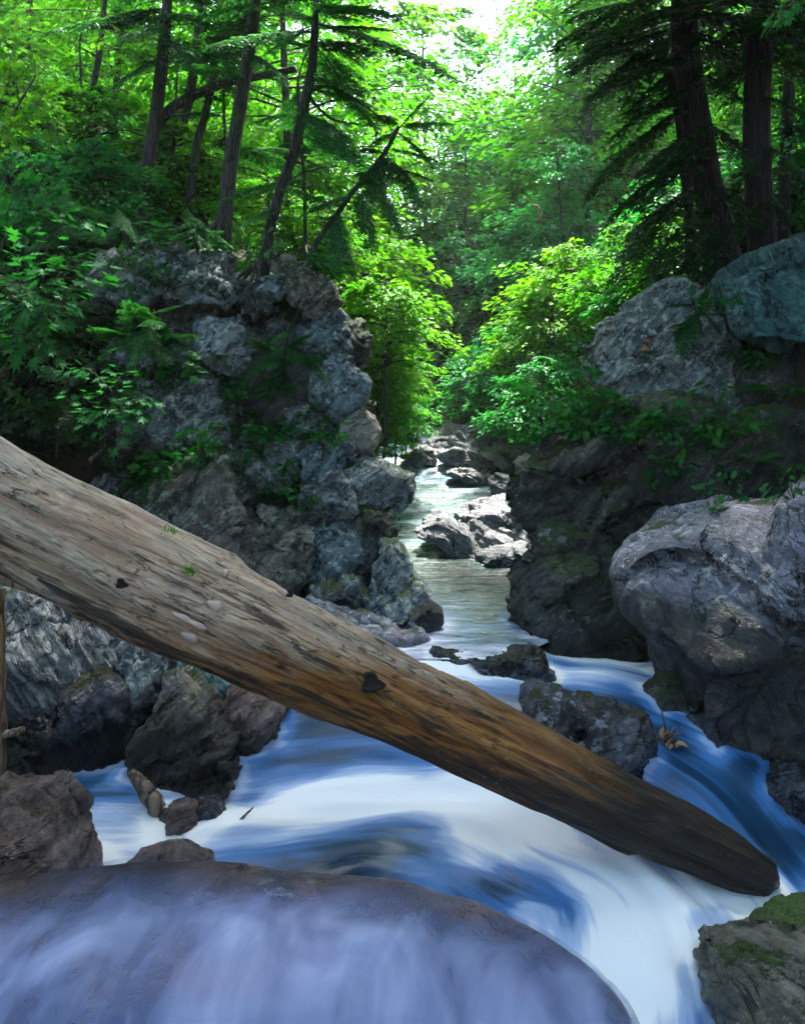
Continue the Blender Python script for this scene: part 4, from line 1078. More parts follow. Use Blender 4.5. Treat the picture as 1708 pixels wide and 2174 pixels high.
trunk_tree('stout trunk leaning right behind the bowed trunk with a long arching limb', [(318,372,13.6),(345,330,13.6),(372,292,13.6),(395,235,13.6),(412,150,13.6),(420,80,13.6),(428,-20,13.6)], .085, .05, [], SUN, auto=14, span=(.5,1), seed=17, name='maple_tree',
    limbs=[([(330,270,12.1),(366,229,12.1),(433,193,12.0),(489,173,11.9),(560,160,11.8),(628,146,11.7)], (.075, .045))])
for k, (a, b, yy, lb) in enumerate([((648,545),(640,300),10.6,'thin straight pole of a young tree beside the kinked trunk'), ((480,470),(476,250),12.6,'thin upright sapling stem just right of the straight trunk'), ((165,320),(172,180),14,'thin dark stem left of the lone mossy trunk'), ((352,400),(372,250),14.5,'short dark stem in the shade behind the arching limb')]):
    trunk_tree(lb, [(*a, yy), ((a[0]+b[0])/2+3, (a[1]+b[1])/2, yy), (*b, yy)], .024, .012, [], HEM if k < 2 else SUN, auto=8, span=(.3,1), alen=(.6,1.2), extend=1.5, seed=30 + k, name='young_tree')

# dark trees on the right
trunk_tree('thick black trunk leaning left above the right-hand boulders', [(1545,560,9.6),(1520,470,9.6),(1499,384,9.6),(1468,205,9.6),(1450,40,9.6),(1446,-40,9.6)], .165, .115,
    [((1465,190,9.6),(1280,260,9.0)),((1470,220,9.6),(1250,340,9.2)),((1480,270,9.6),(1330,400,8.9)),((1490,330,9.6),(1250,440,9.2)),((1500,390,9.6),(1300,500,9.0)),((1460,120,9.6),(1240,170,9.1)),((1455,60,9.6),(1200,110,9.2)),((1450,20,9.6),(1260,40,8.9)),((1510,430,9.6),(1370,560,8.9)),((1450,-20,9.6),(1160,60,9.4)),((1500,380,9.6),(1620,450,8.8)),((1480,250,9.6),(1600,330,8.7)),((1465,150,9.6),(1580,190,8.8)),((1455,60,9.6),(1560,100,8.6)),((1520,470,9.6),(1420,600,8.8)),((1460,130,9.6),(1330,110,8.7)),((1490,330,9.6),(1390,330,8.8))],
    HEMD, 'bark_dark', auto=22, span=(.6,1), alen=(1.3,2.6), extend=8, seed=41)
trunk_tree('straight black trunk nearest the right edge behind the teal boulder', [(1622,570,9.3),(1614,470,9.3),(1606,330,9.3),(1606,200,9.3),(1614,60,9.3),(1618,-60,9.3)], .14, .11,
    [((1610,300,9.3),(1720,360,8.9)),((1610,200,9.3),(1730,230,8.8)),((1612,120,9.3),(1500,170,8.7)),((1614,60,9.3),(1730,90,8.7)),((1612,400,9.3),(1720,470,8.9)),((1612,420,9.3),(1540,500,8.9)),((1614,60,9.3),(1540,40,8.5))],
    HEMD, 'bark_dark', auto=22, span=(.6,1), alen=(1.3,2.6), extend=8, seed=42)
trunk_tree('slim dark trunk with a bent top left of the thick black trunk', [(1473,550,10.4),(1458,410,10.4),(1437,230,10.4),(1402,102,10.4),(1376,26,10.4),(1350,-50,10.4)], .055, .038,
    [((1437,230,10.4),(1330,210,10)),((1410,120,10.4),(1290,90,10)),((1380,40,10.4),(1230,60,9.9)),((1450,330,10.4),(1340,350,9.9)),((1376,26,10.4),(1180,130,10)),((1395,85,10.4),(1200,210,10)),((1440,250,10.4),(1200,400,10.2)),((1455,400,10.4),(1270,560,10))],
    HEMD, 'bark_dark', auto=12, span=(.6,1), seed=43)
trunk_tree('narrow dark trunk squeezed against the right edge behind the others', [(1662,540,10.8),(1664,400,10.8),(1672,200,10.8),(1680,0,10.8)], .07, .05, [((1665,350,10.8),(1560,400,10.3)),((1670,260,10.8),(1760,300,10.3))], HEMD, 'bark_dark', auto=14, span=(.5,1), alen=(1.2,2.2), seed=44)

# woods behind: a few crowns, each tree its own object
def crown_mesh(seed, Rr, H, nb, nl, size, tmpl=LEAF2, tr=.11):
    g = np.random.default_rng(seed)
    a = Acc(); lim = Acc()
    C, D, N, S, VY = [], [], [], [], []
    for k in range(nb):
        h = (k + g.random()) / nb
        az = g.uniform(0, 6.283)
        L = Rr * (math.sin(math.pi * min(1, h * .82 + .16)) ** .6) * g.uniform(.55, 1.05)
        rise = g.uniform(-.05, .35)
        d = np.array([math.cos(az), math.sin(az), 0.])
        l = np.array([-d[1], d[0], 0.])
        t = g.uniform(.12, 1, nl) ** .8
        lt = g.normal(size=nl) * .30 * L * (1.2 - t)
        z = rise * t * L - .30 * L * t * t + g.normal(size=nl) * .05 * L - np.abs(lt) * .12
        c = np.array([0, 0, h * H]) + d * (t * L)[:, None] + l * lt[:, None]; c[:, 2] += z
        C.append(c); D.append(d + l * (lt / L * 1.5)[:, None] + np.array([0, 0, -.35]) + g.normal(size=(nl, 3)) * .3)
        N.append(np.array([0, 0, 1.]) + d * .15 + g.normal(size=(nl, 3)) * .30)
        S.append(size * g.uniform(.6, 1.25, nl))
        VY.append(np.clip(.5 + .18 * g.normal(size=nl) + g.normal() * .18, 0, 1))
        tt = np.linspace(0, .85, 5)
        pth = np.array([0, 0, h * H - .15 * L]) + d * (tt * L)[:, None]; pth[:, 2] += rise * tt * L - .30 * L * tt * tt + .15 * L * tt
        V, T = tube(pth, np.linspace(.018, .004, 5) * (1.2 - .6 * h), 4, False); lim.add(V, T, 0)
    C, D, N, S, VY = map(np.concatenate, (C, D, N, S, VY))
    put_leaves(a, C, D, N, S, tmpl, 0, VY)
    V, T = tube(spline([(0, 0, -H * .9), (.05, .03, -.3 * H), (-.04, 0, .3 * H), (.02, .02, H)], 20), np.linspace(tr, .015, 20), 8)
    lim.add(V, T, 0)
    return a.mesh('crown', [M['leaf_sunny']]), lim.mesh('trunk', [M['bark']])
CR = [crown_mesh(400 + k, 2.4, 5.0, 60, 110, .14) for k in range(4)]
BU = [crown_mesh(420 + k, 1.2, 1.3, 44, 110, .095, tr=.03) for k in range(3)]

def wood_tree(name, label, x, y, k, kind, mat, s=1.0, up=None, cat='tree', group=None, lift=2.6):
    c, t = kind[k % len(kind)]
    z = gz(x, y)
    o = empty(name, (x, y, z), label, cat, group)
    rz = random.uniform(0, 6.28)
    for nm, me in (('trunk', t), ('crown', c)):
        ch = link(nm, me, (0, 0, lift * s), o)
        ch.rotation_euler = (random.gauss(0, .05), random.gauss(0, .05), rz)
        ch.scale = (s, s, s * random.uniform(.9, 1.15))
        if nm == 'crown':
            ch.material_slots[0].link = 'OBJECT'
            ch.material_slots[0].material = M[mat]
    return o

rg = random.Random(5)
def scatter(n, xr, yr, mats, label, group, s=(.9, 1.3), ok=lambda x, y: True, kind=CR, name='maple_tree', lift=2.6, mind=1.4, cat='tree'):
    pts = []
    tries = 0
    while len(pts) < n and tries < 4000:
        tries += 1
        x, y = rg.uniform(*xr), rg.uniform(*yr)
        if not ok(x, y) or any((x - a) ** 2 + (y - b) ** 2 < mind ** 2 for a, b in pts): continue
        pts.append((x, y))
        wood_tree(name, label, x, y, rg.randrange(9), kind, rg.choice(mats), rg.uniform(*s), group=group, lift=lift, cat=cat)
inview = lambda x, y: abs(x) < .47 * y + 1.5
col = lambda x, y: CX + x / y * F
scatter(15, (-13, -1.5), (15.5, 32), ['leaf_sunny', 'leaf_lime', 'leaf_lime'], 'leafy tree in the sunlit woods on the slope behind the left cliff', 'trees behind the left cliff', mind=2.3, ok=lambda x, y: inview(x, y) and col(x, y) < 760)
scatter(13, (3.2, 15), (14, 32), ['leaf_sunny', 'leaf_lime', 'leaf_maple'], 'leafy tree in the woods on the slope behind the right-hand trunks', 'trees behind the right bank', mind=2.3, ok=lambda x, y: inview(x, y) and col(x, y) > 1230)
scatter(12, (-4, 9), (28, 42), ['leaf_cool', 'leaf_cool', 'leaf_maple'], 'bluish-green tree at the bend where the gorge closes', 'trees at the head of the gorge', s=(1.0, 1.25), ok=lambda x, y: 840 < col(x, y) < 1280, lift=2.2)
for k, (px_, y_, s_, m_, lb_) in enumerate([(900, 27.5, 1.35, 'leaf_lime', 'pale yellow-green tree at the left side of the sky gap'), (1000, 30.0, 1.15, 'leaf_cool', 'hazy tree standing straight under the sky gap'), (1085, 28.5, 1.2, 'leaf_lime', 'yellow-green tree at the right side under the sky gap'), (1175, 25.5, 1.4, 'leaf_cool', 'tall cool green tree right of the sky gap'), (830, 23.5, 1.4, 'leaf_sunny', 'tall sunny tree behind the tip of the leaning sapling'), (1250, 20.5, 1.3, 'leaf_sunny', 'sunny tree showing between the dark boughs on the right')]):
    wood_tree('maple_tree', lb_, (px_ - CX) / F * y_, y_, k, CR, m_, s_)
for k, (px_, y_, s_, lf_, m_, lb_) in enumerate([(955, 21.4, .72, 1.0, 'leaf_cool', 'rounded blue-green tree at the bend of the stream'), (1045, 21.0, .70, 1.6, 'leaf_cool', 'blue-green tree above the pale wedge boulder'), (1135, 18.8, .66, 2.2, 'leaf_cool', 'soft blue-green tree on the right bank over the rapids'), (1090, 23.0, .8, 3.4, 'leaf_maple', 'green tree in the middle of the gorge behind the blue-green ones'), (985, 23.5, .8, 3.2, 'leaf_maple', 'green tree in the hollow left of the gorge middle'), (1200, 17.0, .62, 3.2, 'leaf_cool', 'blue-green tree left of the slim dark trunk')]):
    wood_tree('maple_tree', lb_, (px_ - CX) / F * y_, y_, k + 1, CR, m_, s_, lift=lf_)
# low leafy cover
scatter(22, (-12, -1.2), (11.5, 22), ['leaf_sunny', 'leaf_lime', 'leaf_maple'], 'low leafy shrub in the undergrowth behind the left cliff', 'undergrowth shrubs on the left slope', s=(.7, 1.2), ok=lambda x, y: inview(x, y) and col(x, y) < 720, kind=BU, name='shrub', lift=.5, mind=.8, cat='shrub')
scatter(18, (3, 12), (11.2, 22), ['leaf_sunny', 'leaf_maple', 'leaf_lime'], 'low leafy shrub in the undergrowth behind the right-hand trunks', 'undergrowth shrubs on the right slope', s=(.7, 1.2), ok=lambda x, y: inview(x, y) and col(x, y) > 1250, kind=BU, name='shrub', lift=.5, mind=.8, cat='shrub')
def at_px(name, label, px, py, Y, k, kind, mat, s, cat='shrub', group=None, lift=.5):
    """crown centred on a photo point at its own distance; the stem goes down to the bank"""
    c, t = kind[k % len(kind)]
    w = P(px, py, Y)
    o = empty(name, (w[0], w[1], gz(w[0], w[1])), label, cat, group)
    for nm, me in (('trunk', t), ('crown', c)):
        ch = link(nm, me, (0, 0, w[2] - o.location.z - .5 * s), o)
        ch.rotation_euler = (0, 0, random.uniform(0, 6.28)); ch.scale = (s, s, s)
        if nm == 'crown':
            ch.material_slots[0].link = 'OBJECT'; ch.material_slots[0].material = M[mat]
    return o
for k, (px, py, Y, m, s, lb) in enumerate([
    (1020, 830, 17.5, 'leaf_maple', 1.0, 'green shrub overhanging the pale wedge boulder on the far right bank'),
    (1090, 790, 15.5, 'leaf_cool', 1.0, 'blue-green bush above the rapids on the right bank'),
    (1170, 740, 14.0, 'leaf_sunny', 1.0, 'bright bush directly left of the lichen-spotted boulder'),
    (1150, 860, 12.2, 'leaf_maple', .75, 'leafy bush hanging over the corner of the mossy ledge'),
    (1200, 640, 14.5, 'leaf_lime', 1.1, 'sunlit yellow-green bush above the lichen-spotted boulder'),
    (1320, 590, 12.5, 'leaf_sunny', .9, 'sunlit bush behind the top of the lichen-spotted boulder'),
    (1080, 880, 16.0, 'leaf_maple', .6, 'low bush on the right bank just behind the angular pale boulder'),
    (1060, 640, 22.0, 'leaf_cool', 1.6, 'dim blue-green thicket in the middle of the gorge'),
    (960, 600, 24.0, 'leaf_cool', 1.8, 'cool green thicket at the gorge head left of the sky gap'),
    (1130, 520, 24.0, 'leaf_cool', 1.9, 'hazy green thicket under the sky gap on the right'),
    (820, 700, 12.2, 'leaf_lime', .85, 'bright yellow-green bush glowing beside the left cliff'),
    (800, 800, 12.8, 'leaf_lime', .7, 'lower lime-green bush between the cliff and the rapids'),
    (815, 760, 14.5, 'leaf_sunny', .9, 'sunlit bush behind the glowing lime bush'),
    (770, 590, 13.5, 'leaf_lime', 1.1, 'yellow-green bush behind the leaning sapling'),
    (838, 870, 13.2, 'leaf_lime', .55, 'low lime bush leaning over the left edge of the rapids'),
    (815, 935, 12.4, 'leaf_sunny', .38, 'small leafy bush at the water behind the overhanging boulder'),
    (865, 905, 15.2, 'leaf_maple', .5, 'low green bush on the left bank of the far rapids'),
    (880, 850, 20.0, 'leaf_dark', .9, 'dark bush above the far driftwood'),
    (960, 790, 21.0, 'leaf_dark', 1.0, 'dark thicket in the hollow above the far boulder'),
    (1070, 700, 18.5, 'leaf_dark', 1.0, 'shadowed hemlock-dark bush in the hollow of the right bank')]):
    at_px('shrub', lb, px, py, Y, k, BU, m, s)

# far woods closing the view
def far_woods():
    g = np.random.default_rng(9)
    n = 42000
    x = g.uniform(-45, 45, n * 2); y = g.uniform(30, 62, n * 2)
    ok = np.abs(x) < .48 * y + 2
    x, y = x[ok][:n], y[ok][:n]
    h = g.random(len(x)) ** .6 * (4.5 + 3.0 * NZ.fbm(np.stack([x * .25, y * .25, x * 0], -1), 2))
    c = np.stack([x, y, ground_z(x, y) + np.maximum(.1, h)], -1)
    a = Acc()
    put_leaves(a, c, g.normal(size=(len(x), 3)) * [1, 1, .4], np.array([0, -.2, 1.]) + g.normal(size=(len(x), 3)) * .4, g.uniform(.3, .6, len(x)), LEAF2, 0, np.clip(.5 + .3 * g.normal(size=len(x)), 0, 1))
    tag(link('far_woods', a.mesh('far_woods', [M['leaf_cool']])), 'hazy mass of distant leafy woods closing the gorge', 'woods', kind='stuff')
far_woods()

# ------------------------------------------------------------------ plants that grow on the rocks
from mathutils.bvhtree import BVHTree
_V, _Q, _n = [], [], 0
for w_, q_ in SURF:
    _V.append(w_); _Q.append(q_ + _n); _n += len(w_)
BVH = BVHTree.FromPolygons(np.vstack(_V).tolist(), np.vstack(_Q).tolist())
# white water piles up where the stream meets stone and wood
LBVH = BVHTree.FromPolygons(LOGGEO[0][0].tolist(), LOGGEO[0][1].tolist())
def foam_collars(obj, reach, gain):
    me = obj.data
    n = len(me.vertices)
    co_ = np.empty(n * 3, np.float32); me.vertices.foreach_get('co', co_); co_ = co_.reshape(-1, 3)
    fo_ = np.empty(n, np.float32); me.attributes['foam_sheen'].data.foreach_get('value', fo_)
    for k in range(n):
        v = Vector(co_[k].tolist())
        d = min((r_[3] for r_ in (BVH.find_nearest(v, reach * 3), LBVH.find_nearest(v, reach * 4)) if r_[3] is not None), default=None)
        if d is not None: fo_[k] = min(1.0, fo_[k] + gain * math.exp(-(d / reach) ** 2))
    me.attributes['foam_sheen'].data.foreach_set('value', fo_)
foam_collars(bpy.data.objects['cascade_water'], .07, .42)
foam_collars(bpy.data.objects['stream_water'], .08, .28)
def hit(px, py):
    d = Vector(P(px, py, 1.0)).normalized()
    loc, nor, idx, dist = BVH.ray_cast(Vector((0, 0, 0)), d)
    if loc is None: return None
    return np.array(loc), np.array(nor)

def frond_mesh(seed):
    g = np.random.default_rng(seed)
    a = Acc()
    ax = lambda t: np.stack([t, 0 * t, .55 * t - .75 * t * t], -1)
    tt = np.linspace(0, 1, 8)
    V, T = tube(ax(tt), np.linspace(.008, .002, 8), 3, False); a.add(V, T, 0, .3)
    n = 20
    t = np.linspace(.14, .99, n)
    for sd in (-1, 1):
        L = .26 * np.sin(np.clip(t * 1.05, 0, 1) * np.pi) ** .6 * (1.1 - t * .6) + .015
        C = ax(t)
        D = np.stack([.45 + 0 * t, sd + 0 * t, -.18 + 0 * t], -1) + g.normal(size=(n, 3)) * .06
        N = np.tile([.1, 0, 1.], (n, 1)) + g.normal(size=(n, 3)) * .12
        put_leaves(a, C, D, N, L, (np.array([(0, -.07, 0), (.45, -.11, 0), (1, 0, -.06), (.45, .11, 0), (0, .07, 0)]), np.array([(0, 1, 3), (0, 3, 4), (1, 2, 3)])), 0, np.clip(.5 + .25 * g.normal(size=n), 0, 1))
    return a.mesh('frond', [M['leaf_fern']])
FRO = [frond_mesh(500 + k) for k in range(3)]

def herb_mesh(seed, leaf, n=16, size=.06, tmpl=LEAF, r=.13):
    g = np.random.default_rng(seed)
    a = Acc()
    az = g.uniform(0, 6.283, n); rr = r * np.sqrt(g.random(n)); hh = .05 + .13 * g.random(n) * (1.1 - rr / r * .6)
    C = np.stack([np.cos(az) * rr, np.sin(az) * rr, hh], -1)
    for k in range(n):
        V, T = tube(np.array([C[k] * [.2, .2, 0], C[k] * [.8, .8, .7], C[k]]), .0016, 3, False); a.add(V, T, 0, .2)
    D = np.stack([np.cos(az), np.sin(az), -.25 + .2 * g.normal(size=n)], -1) + g.normal(size=(n, 3)) * .35
    N = np.array([0, -.15, 1.]) + g.normal(size=(n, 3)) * .25
    put_leaves(a, C, D, N, size * g.uniform(.6, 1.3, n), tmpl, 0, np.clip(.5 + .28 * g.normal(size=n), 0, 1))
    return a.mesh('leaves', [leaf])
HERB = [herb_mesh(520 + k, M['leaf_fern'], 18, .065) for k in range(3)] + [herb_mesh(530 + k, M['leaf_maple'], 14, .075, MAPLE) for k in range(2)]
HERBD = [herb_mesh(540 + k, M['leaf_hemlock'], 20, .06) for k in range(3)]

pr = random.Random(11)
def fern(px, py, L, label, n=7, group=None):
    h = hit(px, py)
    if h is None: return
    p, nn = h
    o = empty('fern', p, label, 'fern', group)
    for k in range(n):
        az = 6.283 * k / n + pr.uniform(-.3, .3)
        el = pr.uniform(.0, .45)
        q = p + np.array([math.cos(az) * math.cos(el), math.sin(az) * math.cos(el) - .25, math.sin(el)]) * L * pr.uniform(.7, 1.1)
        place_bough('frond', FRO[k % 3], p, q, o, pr.gauss(0, .2))
for px, py, L, lb in [
    (1316, 858, .42, 'bright fern standing below the lichen-spotted boulder'), (1290, 880, .34, 'spreading fern at the left end of the mossy ledge'),
    (1560, 925, .32, 'fern on the ledge under the shadowed right boulder'), (1470, 930, .28, 'fern in the middle of the mossy ledge'),
    (1600, 985, .30, 'fern hanging from the ledge near the right edge'), (1680, 1000, .28, 'fern at the right edge below the dark ledge'),
    (1662, 850, .50, 'fern sticking in from the right edge on the dark boulder'), (1400, 905, .26, 'small fern on the mossy ledge below the big boulder'),
    (1520, 1085, .18, 'tiny fern at the back of the lavender boulder top'),
    (430, 775, .42, 'fern on top of the pale block in mid cliff'), (380, 800, .40, 'fern overhanging the pale block on the left cliff'),
    (655, 930, .26, 'fern on the square-edged block of the left cliff'), (690, 935, .22, 'small fern at the edge of the square mossy block'),
    (600, 1060, .26, 'fern hanging in the cleft of the left cliff'), (620, 1015, .22, 'small fern above the cleft of the left cliff'),
    (545, 935, .28, 'fern on the ledge in the middle of the left cliff'), (360, 985, .34, 'fern on top of the big rounded block behind the log'),
    (270, 960, .36, 'fern in the dark corner left of the rounded block')]:
    fern(px, py, L, lb)

def herbs(name, cells, label, group, pool, s=(.7, 1.3), cat='plant'):
    for (x0, y0, x1, y1, n) in cells:
        for k in range(n):
            h = hit(pr.uniform(x0, x1), pr.uniform(y0, y1))
            if h is None or h[1][2] < -.35: continue
            p, nn = h
            o = link(name, pool[pr.randrange(len(pool))], p)
            sc = pr.uniform(*s)
            o.scale = (sc, sc, sc); o.rotation_euler = (pr.gauss(.25, .2), pr.gauss(0, .2), pr.uniform(0, 6.28))
            tag(o, label, cat, group)
herbs('leafy_plant', [(1130,880,1300,950,26),(1300,890,1450,960,24),(1450,900,1680,980,14),(1180,840,1280,890,14)], 'small leafy plant in the green fringe along the mossy right-hand ledge', 'plants along the right ledge', HERB, (.8, 1.4))
herbs('leafy_plant', [(1380,1000,1680,1080,9),(1500,740,1640,900,5)], 'small dark plant rooted in the shadowed right-hand cliff', 'plants in the shadowed right cliff', HERBD, (.8, 1.3))
herbs('leafy_plant', [(480,900,640,960,16),(470,780,600,900,16),(500,960,560,1080,8),(640,900,730,950,6),(560,640,640,760,8),(520,1000,640,1100,6)], 'small leafy plant on a ledge in the middle of the left cliff', 'plants on the left cliff ledges', HERB, (.8, 1.35))
herbs('leafy_plant', [(280,780,470,835,14),(255,850,310,1050,14),(280,940,470,1000,14),(280,1000,350,1100,10)], 'small leafy plant around the pale blocks at the left of the cliff', 'plants at the left of the cliff', HERB, (.85, 1.5))
herbs('leafy_plant', [(230,500,480,560,14),(480,540,700,600,8),(180,560,420,700,12)], 'small dark plant along the top of the left cliff', 'plants along the left cliff top', HERBD, (1.0, 1.7))

# hemlock seedlings and low boughs growing from the cliff
def seedling(label, root, boughs, meshes=HEM, Y=None, name='hemlock_sapling', r=.014):
    h = hit(*root)
    p = h[0] if h is not None and Y is None else P(root[0], root[1], Y or 8.6)
    o = empty(name, p, label, 'sapling')
    ends = [P(*b) for b in boughs]
    topz = np.mean(ends, 0)
    st = spline([p - [0, 0, .05], (p + topz) / 2 + [0, .04, .05], topz + [0, .08, .12]], 14)
    V, T = tube(st, np.linspace(r, r * .4, 14), 6)
    link('stem', mesh_of('stem', V - p, T, [M['twig']]), parent=o)
    for k, e in enumerate(ends):
        b = st[int(13 * min(1, .35 + .65 * k / max(1, len(ends) - 1)))]
        place_bough('branch', meshes[k % len(meshes)], b, e, o, pr.gauss(0, .15))
    return o
seedling('hemlock sapling drooping over the face of the mid cliff', (600, 800), [(540,700,8.3),(690,740,8.2),(560,760,8.1),(660,700,8.4),(700,790,8.2),(520,790,8.2),(620,660,8.4),(580,720,8.0)])
seedling('dark hemlock sapling left of the pale upright face', (330, 780), [(210,660,8.0),(300,620,8.0),(390,680,8.0),(250,720,7.8),(350,740,7.8),(430,740,8.1),(200,740,7.9),(280,760,7.7),(330,680,7.7),(380,640,8.1)])
seedling('feathery hemlock sapling on the cliff top under the straight trunk', (420, 530), [(330,470,8.8),(400,440,8.9),(470,480,8.8),(360,500,8.6),(440,510,8.6),(300,500,8.8),(500,510,8.8),(420,470,8.5)])
seedling('low hemlock sapling on the cliff top beside the lone block wall', (270, 520), [(180,480,8.7),(250,440,8.8),(320,460,8.7),(210,510,8.5),(290,500,8.5)])
seedling('hemlock sapling in front of the lichen-spotted boulder', (1490, 700), [(1420,680,8.0),(1500,610,8.1),(1530,660,7.9),(1440,740,7.9),(1410,640,8.1),(1540,700,8.0),(1470,600,8.2)], HEM)
seedling('small broad-leaved sapling at the corner of the teal boulder', (1545, 690), [(1500,632,7.7),(1560,640,7.6),(1530,610,7.7)], MAP, name='maple_sapling')
for k, (lb, root, bs) in enumerate([
    ('leafy sapling spilling off the right-hand ledge towards the rapids', (1180, 900), [(1100,850,8.6),(1150,800,8.7),(1210,840,8.3),(1120,890,8.4),(1180,860,8.1),(1230,880,8.2),(1080,820,9.0)]),
    ('leafy sapling at the left of the lichen-spotted boulder', (1245, 850), [(1190,760,9.0),(1230,720,9.0),(1170,820,8.8),(1240,800,8.2),(1210,790,8.6)])]):
    seedling(lb, root, bs, MAP, name='maple_sapling')

# the big-leaved maple boughs at the left, every leaf its own piece
mleaf = Acc(); put_leaves(mleaf, np.zeros((1, 3)), np.array([[1., 0, -.1]]), np.array([[0, 0, 1.]]), np.ones(1), MAPLE, 0, np.array([.5]))
MLEAF = [mleaf.mesh('leaf', [M['leaf_maple']])]
def maple_boughs(label, root, boughs, seed, per=11, ls=.105):
    g = np.random.default_rng(seed)
    p0 = P(*root)
    o = empty('maple_sapling', p0, label, 'sapling')
    ends = [P(*b) for b in boughs]
    mid = np.mean(ends, 0)
    st = spline([p0, p0 * .5 + mid * .5 + [0, .2, -.1], mid + [0, .25, .15]], 16)
    V, T = tube(st, np.linspace(.022, .008, 16), 6)
    link('stem', mesh_of('stem', V - p0, T, [M['twig']]), parent=o)
    for k, e in enumerate(ends):
        b = st[int(15 * (.35 + .6 * k / len(ends)))]
        ctl = b * .45 + e * .55 + [0, 0, .10]
        pth = spline([b, ctl, e], 12)
        V, T = tube(pth, np.linspace(.008, .002, 12), 4)
        br = link('branch', mesh_of('branch', V - p0, T, [M['twig']]), parent=o)
        d = e - b; d /= np.linalg.norm(d); l = np.cross([0, 0, 1.], d); l /= np.linalg.norm(l)
        for j in range(per):
            t = .3 + .7 * (j + 1) / per
            sd = 1 if j % 2 else -1
            c = pth[min(11, int(t * 11))] + l * sd * g.uniform(.02, .12) + g.normal(size=3) * [.02, .02, .015]
            lf = bpy.data.objects.new('leaf', MLEAF[0]); COL.objects.link(lf); lf.parent = br
            dv = d * .6 + l * sd * g.uniform(.2, .9) + np.array([0, 0, -g.uniform(.15, .55)]); dv /= np.linalg.norm(dv)
            nn = np.array([0, -.25, 1.]) + g.normal(size=3) * .25
            yv = np.cross(nn, dv); yv /= np.linalg.norm(yv); zv = np.cross(dv, yv)
            s_ = ls * g.uniform(.7, 1.25)
            Mx = Matrix.Identity(4)
            for r_ in range(3):
                Mx[r_][0], Mx[r_][1], Mx[r_][2], Mx[r_][3] = dv[r_] * s_, yv[r_] * s_, zv[r_] * s_, c[r_] - p0[r_]
            lf.matrix_basis = Mx
maple_boughs('broad maple sapling whose tiered boughs fill the left edge above the log', (-120, 900, 7.2), [(60,520,6.8),(130,480,6.9),(190,530,6.7),(240,550,6.8),(40,580,6.5),(110,590,6.5),(170,600,6.6),(60,640,6.4),(130,640,6.4),(20,700,6.5),(70,740,6.5),(110,780,6.5),(30,500,7.0),(5,610,6.4),(210,590,6.6),(90,540,6.6),(150,560,6.7),(30,660,6.3),(90,690,6.4),(50,790,6.6),(150,700,6.6)], 1, 12, .125)
maple_boughs('small maple sapling beside the pale block left of the cliff', (190, 980, 7.6), [(200,780,7.4),(250,800,7.3),(170,840,7.3),(230,870,7.2),(290,850,7.3),(270,780,7.5),(200,900,7.2),(250,940,7.2),(320,880,7.3),(140,790,7.3)], 2, 11, .105)
# understorey boughs at the upper left
for k, (lb, root, bs) in enumerate([
    ('dim leafy sapling hanging in from the upper left edge', (-60, 620, 8.6), [(30,380,8.4),(110,400,8.5),(60,440,8.3),(150,440,8.4),(10,330,8.6),(190,470,8.3),(90,350,8.7),(30,450,8.2)]),
    ('bright leafy sapling at the top of the left edge', (-80, 420, 9.2), [(40,240,9),(110,180,9.2),(30,140,9.1),(90,280,8.9),(10,60,9.2),(140,300,9),(70,80,9.4)])]):
    seedling(lb, (root[0], root[1]), bs, MAP if k == 0 else LIM, Y=root[2], name='maple_sapling', r=.022)

# unseen woods added round the viewpoint: they shade the near water and block skylight
for k, (x, y, cz, sc_, m_) in enumerate([(-4.6, 3.2, 4.6, 1.25, 'leaf_maple'), (-5.2, 7.0, 6.0, 1.3, 'leaf_sunny'), (-4.2, -1.0, 3.8, 1.3, 'leaf_maple'), (4.6, 2.6, 4.4, 1.3, 'leaf_maple'), (5.4, 6.4, 5.6, 1.3, 'leaf_dark'), (4.4, -1.5, 3.8, 1.3, 'leaf_maple'), (-3.0, -4.2, .6, 1.4, 'leaf_dark'), (3.2, -4.4, .6, 1.4, 'leaf_dark'), (-6.2, -1.5, 1.5, 1.4, 'leaf_dark'), (6.2, -1.0, 1.5, 1.4, 'leaf_dark'), (-1.4, -6.5, 2.8, 1.5, 'leaf_dark'),
        (0.4, 9.3, 5.4, 1.0, 'leaf_maple'), (1.3, 12.4, 6.4, .95, 'leaf_maple'), (0.1, 8.7, 6.6, .8, 'leaf_maple'), (-1.2, 8.2, 5.4, .85, 'leaf_maple'), (1.9, 7.4, 5.0, 1.0, 'leaf_maple'), (0.2, 6.4, 5.6, .95, 'leaf_maple'), (2.6, 4.8, 4.6, .95, 'leaf_maple')]):
    c_, t_ = CR[k % 4]
    bx = math.copysign(.42 * y + 2.2, x) if abs(x) < 3 and y > 0 else x
    z0 = gz(bx, y)
    o = empty('maple_tree', (bx, y, z0), 'unseen tree added out of view to shade the foreground water', 'tree', 'unseen trees added for shade')
    ch = link('crown', c_, (x - bx, 0, cz - z0), o); ch.scale = (sc_,) * 3
    ch.material_slots[0].link = 'OBJECT'; ch.material_slots[0].material = M[m_]
    pth = spline([(0, 0, -.3), (0, .1, (cz - z0) * .6), ((x - bx) * .4, .1, cz - z0 + .3), ((x - bx), 0, cz - z0 + 2.5)], 20)
    V_, T_ = tube(pth, np.linspace(.16, .03, 20), 10)
    link('trunk', mesh_of('trunk', V_, T_, [M['bark']]), parent=o)

